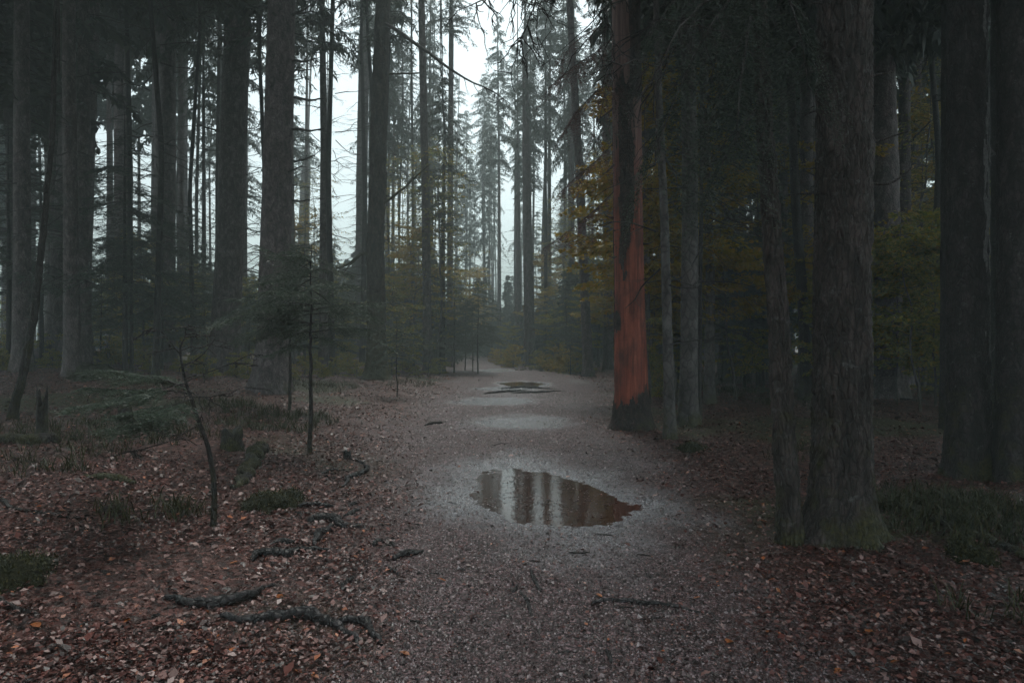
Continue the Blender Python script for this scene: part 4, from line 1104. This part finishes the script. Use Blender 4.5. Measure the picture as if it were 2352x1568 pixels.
lying('exposed_root', 'longest dark root in the foreground bending down to two ends', 'root', [c1(1380, 1140), c1(1450, 1180), c1(1560, 1187), c2(100, 1175), c2(200, 1160), c2(300, 1155), c2(380, 1150), c2(460, 1190), c2(540, 1210), c2(600, 1260), c2(650, 1330), c2(700, 1370)], .024, seed=24, lift=.3)
lying('exposed_root', 'forked end of the longest foreground root', 'root', [c2(*q) for q in [(520, 1195), (640, 1190), (720, 1200), (780, 1260), (820, 1310), (850, 1345)]], .022, seed=25, lift=.3)
lying('exposed_root', 'smooth curved root like a bow in the left foreground leaves', 'root', [c1(1000, 1030), c1(1080, 1055), c1(1200, 1100), c1(1300, 1110), c1(1450, 1070), c1(1600, 1040), c1(1670, 985), c2(150, 940)], .024, seed=26, lift=.35)
for k, q in enumerate([[(190, 845), (205, 900), (240, 960), (265, 1000)], [(130, 975), (160, 1050), (190, 1120), (215, 1155)], [(100, 960), (90, 1000)], [(670, 1360), (685, 1410), (690, 1440)]]):
    lying('exposed_root', 'pale worn root in the middle of the foreground grit', 'root', [c3(*p) for p in q], .011, seed=30+k, group='worn roots in the foreground grit', taper=(.5, .6))
lying('exposed_root', 'long thin root line crossing the foreground grit to the right', 'root', [c3(*q) for q in [(560, 1070), (650, 1050), (750, 1052), (900, 1075), (1000, 1080), (1150, 1100), (1360, 1140)]], .012, seed=36)
lying('fallen_branch', 'grey log lying in grass at the left edge', 'log', [c1(*q) for q in [(-40, 58), (150, 66), (300, 55), (375, 62)]], .075, 'darkbark', .7, (.9, .9), 41, ends=False)
lying('fallen_branch', 'thin branch with an upright side twig, left foreground', 'fallen branch', [c1(*q) for q in [(-20, 400), (80, 480), (250, 515), (400, 530), (580, 540)]], .018, 'twig', .8, (.8, .5), 42, ends=False)
lying('fallen_branch', 'reddish stick in the lower left corner', 'fallen branch', [c1(*q) for q in [(-20, 1040), (100, 1110), (270, 1150)]], .014, 'twig', .8, (.8, .5), 43, ends=False)
lying('rotting_log', 'crumbling log end between the bent fir and the umbrella fir', 'log', [c1(*q) for q in [(1645, 80), (1600, 180), (1545, 260), (1490, 350)]], .075, 'darkbark', .45, (.9, .7), 44, ends=False, rough=.3)
lying('fallen_branch', 'dark rotten branch half sunk in leaves left of the bent fir', 'fallen branch', [c1(*q) for q in [(540, 285), (700, 295), (860, 322)]], .05, 'mossy', .4, (.8, .6), 45, ends=False)
lying('fallen_branch', 'dark fallen pole in the grass at the lower right', 'log', [c4(*q) for q in [(930, 455), (1100, 530), (1220, 580), (1350, 640), (1500, 690), (1760, 805)]], .042, 'darkbark', .8, (.9, .9), 46, ends=False)
lying('fallen_branch', 'forked dead branch lying behind the biggest right trunk', 'fallen branch', [(1763.9+x*.366, 516.8+y*.366) for x, y in [(620, 1062), (680, 1050), (760, 1085), (880, 1098), (990, 1102)]], .05, 'twig', 1.0, (.9, .5), 47, ends=False)
lying('fallen_branch', 'small forked stick on the path left of the far wet patch', 'fallen branch', [(975, 978), (990, 975), (1015, 972)], .03, 'twig', .8, (.5, .9), 48, ends=False)
for k, q in enumerate([[(1150, 893), (1200, 890), (1240, 892), (1290, 895)], [(1110, 905), (1170, 900), (1210, 896)], [(1170, 903), (1230, 902), (1300, 898)]]):
    lying('exposed_root', 'dark root crossing the far path just before the small far puddle', 'root', q, .03, seed=120+k, group='roots before the far puddle')
tg = np.random.default_rng(5)
TW = [(1600, 1020, 40), (1370, 1046, 26), (1430, 1080, 24), (1590, 1118, 24), (1330, 1270, 50), (1480, 1276, 40), (1390, 1230, 60), (1270, 1102, 12), (1440, 1395, 50), (1040, 1155, 30), (900, 1255, 30), (1000, 1318, 40), (800, 1390, 50), (880, 1060, 34), (1150, 1020, 40), (1700, 1360, 40), (1810, 1350, 30), (1900, 1330, 40), (2000, 1390, 50), (1500, 1420, 60), (1760, 1190, 40), (1230, 1290, 24), (1060, 1310, 20), (620, 1330, 50), (360, 1180, 60), (260, 1230, 60), (470, 1250, 40), (960, 1430, 40), (700, 1500, 60), (1300, 1500, 60), (2150, 1380, 70), (1960, 1290, 50)]
for k, (x, y, l) in enumerate(TW):
    a = tg.uniform(-.5, .5)
    lying('fallen_twig', 'short thin twig lying flat on the wet ground', 'twig', [(x-l/2, y-l*.25*a), (x, y+tg.uniform(-2, 2)), (x+l/2, y+l*.25*a)], tg.uniform(.004, .008), 'twig', .9, (.8, .5), 200+k, 'fallen twigs', 8, .1, 5, False)

def stump(label, base, h, r, seed, mat='mossy'):
    b_ = gp(*base); g = np.random.default_rng(seed); seg, m = 28, 12
    th = np.arange(seg)*2*np.pi/seg
    top = h*(.75+.35*fbm(np.cos(th)*2, np.sin(th)*2, 0, seed, 3))
    V = []
    for i in range(m):
        f = i/(m-1); rr = r*(1+.7*np.exp(-f*5)*(1+.5*np.sin(th*4+seed)))*(1+.15*fbm(np.cos(th)*3, np.sin(th)*3, f*3, seed+2, 3))
        V.append(np.stack([rr*np.cos(th), rr*np.sin(th), -.1+f*(top+.1)], -1))
    V.append(np.stack([r*.55*np.cos(th), r*.55*np.sin(th), top*.8], -1)); V.append(np.stack([r*.1*np.cos(th), r*.1*np.sin(th), top*.55], -1))
    V = np.concatenate(V); mm = m+2
    i = np.arange(mm-1)[:, None]*seg; j = np.arange(seg)[None]; j2 = (j+1) % seg
    Qs = np.stack([i+j, i+j2, i+seg+j2, i+seg+j], -1).reshape(-1, 4)
    tag(obj('tree_stump', mesh_np('tree_stump', V, Qs, M[mat], True), loc=b_), label, 'stump')
stump('ragged black stump right of the bent fir', (532, 1032), .34, .13, 1, 'darkbark')
stump('tall thin broken snag on the left bank', (97, 1004), .75, .065, 2, 'darkbark')
stump('small worn grey stub at the left path edge', c2(610, 165), .14, .05, 3, 'root')
stump('low dark stump under the low fir spray', (287, 968), .3, .10, 4, 'darkbark')

# mossy mounds
def mound(label, base, rx, ry, h, seed):
    b_ = gp(*base); seg, m = 40, 14; th = np.arange(seg)*2*np.pi/seg
    V = []
    for i in range(m):
        f = (i+.02)/(m-1)
        x, y = rx*(1-f)*np.cos(th), ry*(1-f)*np.sin(th); k = 1+.5*fbm(np.cos(th)*1.6, np.sin(th)*1.6, f*2, seed, 3)
        V.append(np.stack([x*k, y*k, -.08+(h+.08)*(1-(1-f)**2)**.8*(1+.6*fbm(x*5, y*5, 0, seed+1, 3))], -1))
    V = np.concatenate(V)
    i = np.arange(m-1)[:, None]*seg; j = np.arange(seg)[None]; j2 = (j+1) % seg
    n_ = mesh_np('mossy_mound', V, np.stack([i+j, i+j2, i+seg+j2, i+seg+j], -1).reshape(-1, 4), M['mossmat'], True)
    r = tag(obj('mossy_mound', n_, loc=b_), label, 'mound')
    g = np.random.default_rng(seed); k = 2600
    a, q = g.uniform(0, 6.28, k), np.sqrt(g.uniform(0, 1, k)); idx = np.minimum((m-1-(q*(m-1))).astype(int), m-2)*seg+(a/6.2832*seg).astype(int) % seg
    P = V[idx]+g.normal(0, .018, (k, 3)); D = g.normal(0, .7, (k, 3)); D[:, 2] = 1
    t, aa, bb_ = frame(D); L = g.uniform(.012, .03, (k, 1))
    VV, FF = bake([(0, -.25, 0), (1, 0, 0), (0, .25, 0)], [(0, 1, 2)], P, t*L, aa*L, bb_)
    obj('moss', mesh_np('moss', VV, FF, M['moss']), r)['kind'] = 'stuff'
nm_ = NT('moss_cushion'); _co = nm_.co(); _f = nm_.noise(_co, 55, 4, .7)
M['mossmat'] = nm_.done(nm_.principled(nm_.ramp(_f, [(.3, (.006, .007, .002)), (.7, (.030, .028, .008))]), .85, nm_.bump(_f, .9, .02), .2))
mound('dark mossy hump at the left edge of the foreground', (-20, 1325), .30, .42, .08, 1)
mound('green mossy cushion left of the zigzag root', (625, 1155), .32, .45, .09, 2)
mound('small mossy hump at the foot of the slim trunk behind the red tree', (1590, 1032), .28, .3, .08, 3)
mound('moss covered lump among grass at the lower right', (2230, 1282), .2, .25, .12, 4)
mound('mossy hump at the foot of the huge leaning spruce', (215, 870), .7, .8, .3, 5)

# ------------------------------------------------------------------ leaf litter, grit, grass: beyond counting
lr = np.random.default_rng(21)
def polar(n, r0, r1, a0=-.74, a1=.74):
    r = np.exp(lr.uniform(math.log(r0), math.log(r1), n)); a = lr.uniform(a0, a1, n)
    return r*np.sin(a), r*np.cos(a), r
def flat_bits(x, y, r, size, TV, TF, tilt, lift, mat, name, label):
    n = len(x); z = surf(x, y)+lift*lr.uniform(0, 1, n)
    yaw = lr.uniform(0, 2*np.pi, n)
    D = np.stack([np.cos(yaw), np.sin(yaw), lr.normal(0, tilt, n)], -1)
    t, a, b_ = frame(D); rl = lr.normal(0, tilt, (n, 1)); a2 = a*np.cos(rl)+b_*np.sin(rl); b2 = b_*np.cos(rl)-a*np.sin(rl)
    s_ = size[:, None]
    V, F = bake(TV, TF, np.stack([x, y, z], -1), t*s_, a2*s_, b2*s_)
    return tag(obj(name, mesh_np(name, V, F, mat)), label, None, None, 'stuff')
x, y, r = polar(420000, 2.3, 32)
pm = path_mask(x, y)
keep = lr.random(len(x)) < np.clip(1.0-pm*1.12, 0.02, 1)
mo = smooth(0.18, 0.45, fbm(x*0.33, y*0.33, 0, 61, 3)); keep &= lr.random(len(x)) > mo*.55
keep &= lr.random(len(x)) > .8*smooth(.12, .5, fbm(x*.9, y*.9, 0, 64, 3))
x, y, r = x[keep], y[keep], r[keep]
DIA = ([(0, 0, 0), (.45, .30, .13), (1.0, 0, .02), (.5, -.28, .13)], [(0, 1, 2, 3)])
flat_bits(x, y, r, np.exp(lr.normal(-3.85, .36, len(x)))*(1+r/15), DIA[0], DIA[1], .28, .018, M['litter'], 'fallen_leaves', 'brown beech leaves covering the forest floor beside the path')
x, y, r = polar(90000, 2.3, 20, -.6, .6)
keep = lr.random(len(x)) < path_mask(x, y)*(.35+.65*smooth(-.2, .5, fbm(x*1.1, y*.9, 0, 71, 3)))
for p in POOLS: keep &= pool_r(x, y, p) > 1.2
x, y, r = x[keep], y[keep], r[keep]
flat_bits(x, y, r, np.exp(lr.normal(-4.6, .4, len(x)))*(1+r/12), DIA[0], DIA[1], .2, .004, M['litter'], 'leaf_crumbs', 'trodden brown leaf crumbs scattered over the path')
x, y, r = polar(150000, 2.3, 22, -.6, .6)
pm = path_mask(x, y); keep = lr.random(len(x)) < pm
for p in POOLS: keep &= pool_r(x, y, p) > .95+lr.random(len(x))**2*(p[6]-.9)
x, y, r = x[keep], y[keep], r[keep]
flat_bits(x, y, r, lr.uniform(.005, .015, len(x))*(1+r/14)*np.where(lr.random(len(x)) < .04, 2.0, 1), [(-.5, -.4, -.1), (.6, -.3, -.1), (.1, .6, -.1), (0, 0, .45)], [(0, 1, 3), (1, 2, 3), (2, 0, 3)], .4, .003, M['grit'], 'grit', 'wet grit and crumbs of bark on the path')
# bits floating on the puddle
p = POOLS[0]; x = p[0]+lr.uniform(-1, 1, 1000)*p[2]; y = p[1]+lr.uniform(-1, 1, 1000)*p[3]
cl = vnoise(x*5, y*3, 0, 66); k = (pool_r(x, y, p) < .8) & (cl > .12); x, y = x[k], y[k]
n = len(x); yaw = lr.uniform(0, 6.28, n); zw = float(height(p[0], p[1]))+.0275
t = np.stack([np.cos(yaw), np.sin(yaw), 0*yaw], -1); a = np.stack([-np.sin(yaw), np.cos(yaw), 0*yaw], -1); s_ = lr.uniform(.012, .034, n)[:, None]
V, F = bake(LEAF[0], LEAF[1], np.stack([x, y, np.full(n, zw)], -1), t*s_, a*s_, np.tile([0, 0, .01], (n, 1)))
tag(obj('floating_debris', mesh_np('floating_debris', V, F, M['grit'])), 'small pale bits floating on the brown puddle', None, None, 'stuff')

# orange leaves one can pick out
OL = [c2(660, 780), c2(1205, 930), c2(180, 1030), c2(970, 1390), c2(300, 1505), c2(405, 1540), c2(560, 175), c3(885, 387), c3(1415, 577), c3(1650, 565), c3(1655, 905), c3(1700, 935), c3(1670, 1250), c3(1230, 1045), c3(620, 1025), c3(1435, 1320), c3(1570, 435), c3(1650, 455), c4(330, 15), c4(505, 840), c4(175, 1000), c4(550, 1500), c4(745, 1260), c4(910, 1450), c4(580, 750), c1(800, 1185), c1(225, 1215), c1(1470, 815), c1(1260, 350), c1(1480, 215)]
ol_me = mesh_np('fallen_leaf', np.array([(-.5, 0, 0), (-.2, .27, .10), (.25, .22, .14), (.5, 0, .03), (.25, -.22, .12), (-.2, -.27, .08)]), np.array(LEAF[1]), M['orangeleaf'])
for k, q in enumerate(OL):
    g_ = gp(*q); s_ = lr.uniform(.05, .085)
    o = obj('fallen_leaf', ol_me, loc=(g_[0], g_[1], float(surf(g_[0], g_[1]))+.008), rotz=lr.uniform(0, 6.28), scale=(s_, s_, s_))
    o.rotation_euler = (lr.normal(0, .3), lr.normal(0, .3), lr.uniform(0, 6.28))
    tag(o, 'single bright orange leaf lying on the ground', 'leaf', 'orange leaves picked out on the ground')

# grass
GP = [(250, 1000, 1.0, 900), (150, 985, .8, 500), (60, 1060, .9, 500), (400, 1000, .6, 300), (300, 1180, .35, 160), (410, 1190, .2, 120), (620, 985, .8, 900), (690, 965, .7, 700), (740, 890, 1.0, 700), (500, 930, .8, 700), (570, 945, .6, 500), (2130, 1160, .6, 900), (2230, 1180, .6, 900), (2330, 1200, .5, 700), (2080, 1190, .4, 400), (2280, 1240, .35, 300), (1840, 1050, .4, 250), (1760, 905, 1.6, 900), (1690, 900, 1.3, 600), (1500, 900, 1.0, 500), (1830, 930, 1.0, 400), (700, 880, 1.4, 700), (930, 880, 1.0, 500), (2300, 1400, .3, 100), (1230, 850, 1.2, 500), (1330, 858, 1.2, 500)]
P, D, L = [], [], []
for (px_, py_, rr, n) in GP:
    c = gp(px_, py_); a = lr.uniform(0, 6.28, n); q = rr*np.sqrt(lr.uniform(0, 1, n))
    # blades stand in tufts
    tx = c[0]+q*np.cos(a); ty = c[1]+q*np.sin(a)*1.3
    m = max(6, n//14); pick = lr.integers(0, m, n); tx, ty = tx[pick]+lr.normal(0, .03+.02*rr, n), ty[pick]+lr.normal(0, .03+.02*rr, n)
    P.append(np.stack([tx, ty, surf(tx, ty)-.01], -1)); d = lr.normal(0, .55, (n, 3)); d[:, 2] = 1; D.append(d); L.append(lr.uniform(.08, .26, n))
P, D, L = np.concatenate(P), np.concatenate(D), np.concatenate(L)[:, None]
t, a, b_ = frame(D); hz = t*np.array([1, 1, 0])
TV = [(0, -.012, 0), (0, .012, 0), (.55, .010, .0), (.55, -.010, .0), (.92, 0, 1.0)]
base, side = P, a*L
v0, v1 = base-side*.022, base+side*.022; mid = base+t*L*.6; v2, v3 = mid+side*.018, mid-side*.018; tip = base+t*L*.85+hz*L*.55
V = np.stack([v0, v1, v2, v3, tip], 1).reshape(-1, 3); n = len(P); o5 = (np.arange(n)*5)[:, None]
tag(obj('grass', mesh_np('grass', V, [o5+np.array([[0, 1, 2, 3]]), o5+np.array([[3, 2, 4]])], M['grass'])), 'thin wet grass growing in tufts among the leaves', None, None, 'stuff')

relabel()

# ------------------------------------------------------------------ the mist
def haze_box():
    x, y0, y1, z0, z1 = GX+4, GY0-4, GY1+4, -2.0, 34.0
    V = [(-x, y0, z0), (x, y0, z0), (x, y1, z0), (-x, y1, z0), (-x, y0, z1), (x, y0, z1), (x, y1, z1), (-x, y1, z1)]
    Q = [(3, 2, 1, 0), (4, 5, 6, 7), (0, 1, 5, 4), (1, 2, 6, 5), (2, 3, 7, 6), (3, 0, 4, 7)]
    n = NT('haze'); v = n.new("ShaderNodeVolumePrincipled")
    v.inputs['Color'].default_value = (0.86, 0.975, 0.955, 1)
    v.inputs['Density'].default_value = HAZE_DENSITY
    v.inputs['Anisotropy'].default_value = 0.0
    for k in ('Density Attribute', 'Color Attribute', 'Temperature Attribute'): v.inputs[k].default_value = ''
    n.l(v.outputs[0], n.out.inputs['Volume'])
    tag(obj('haze', mesh_np('haze', np.array(V, float), np.array(Q), n.m)), 'pale mist hanging between the trees', None, None, 'stuff')
haze_box()
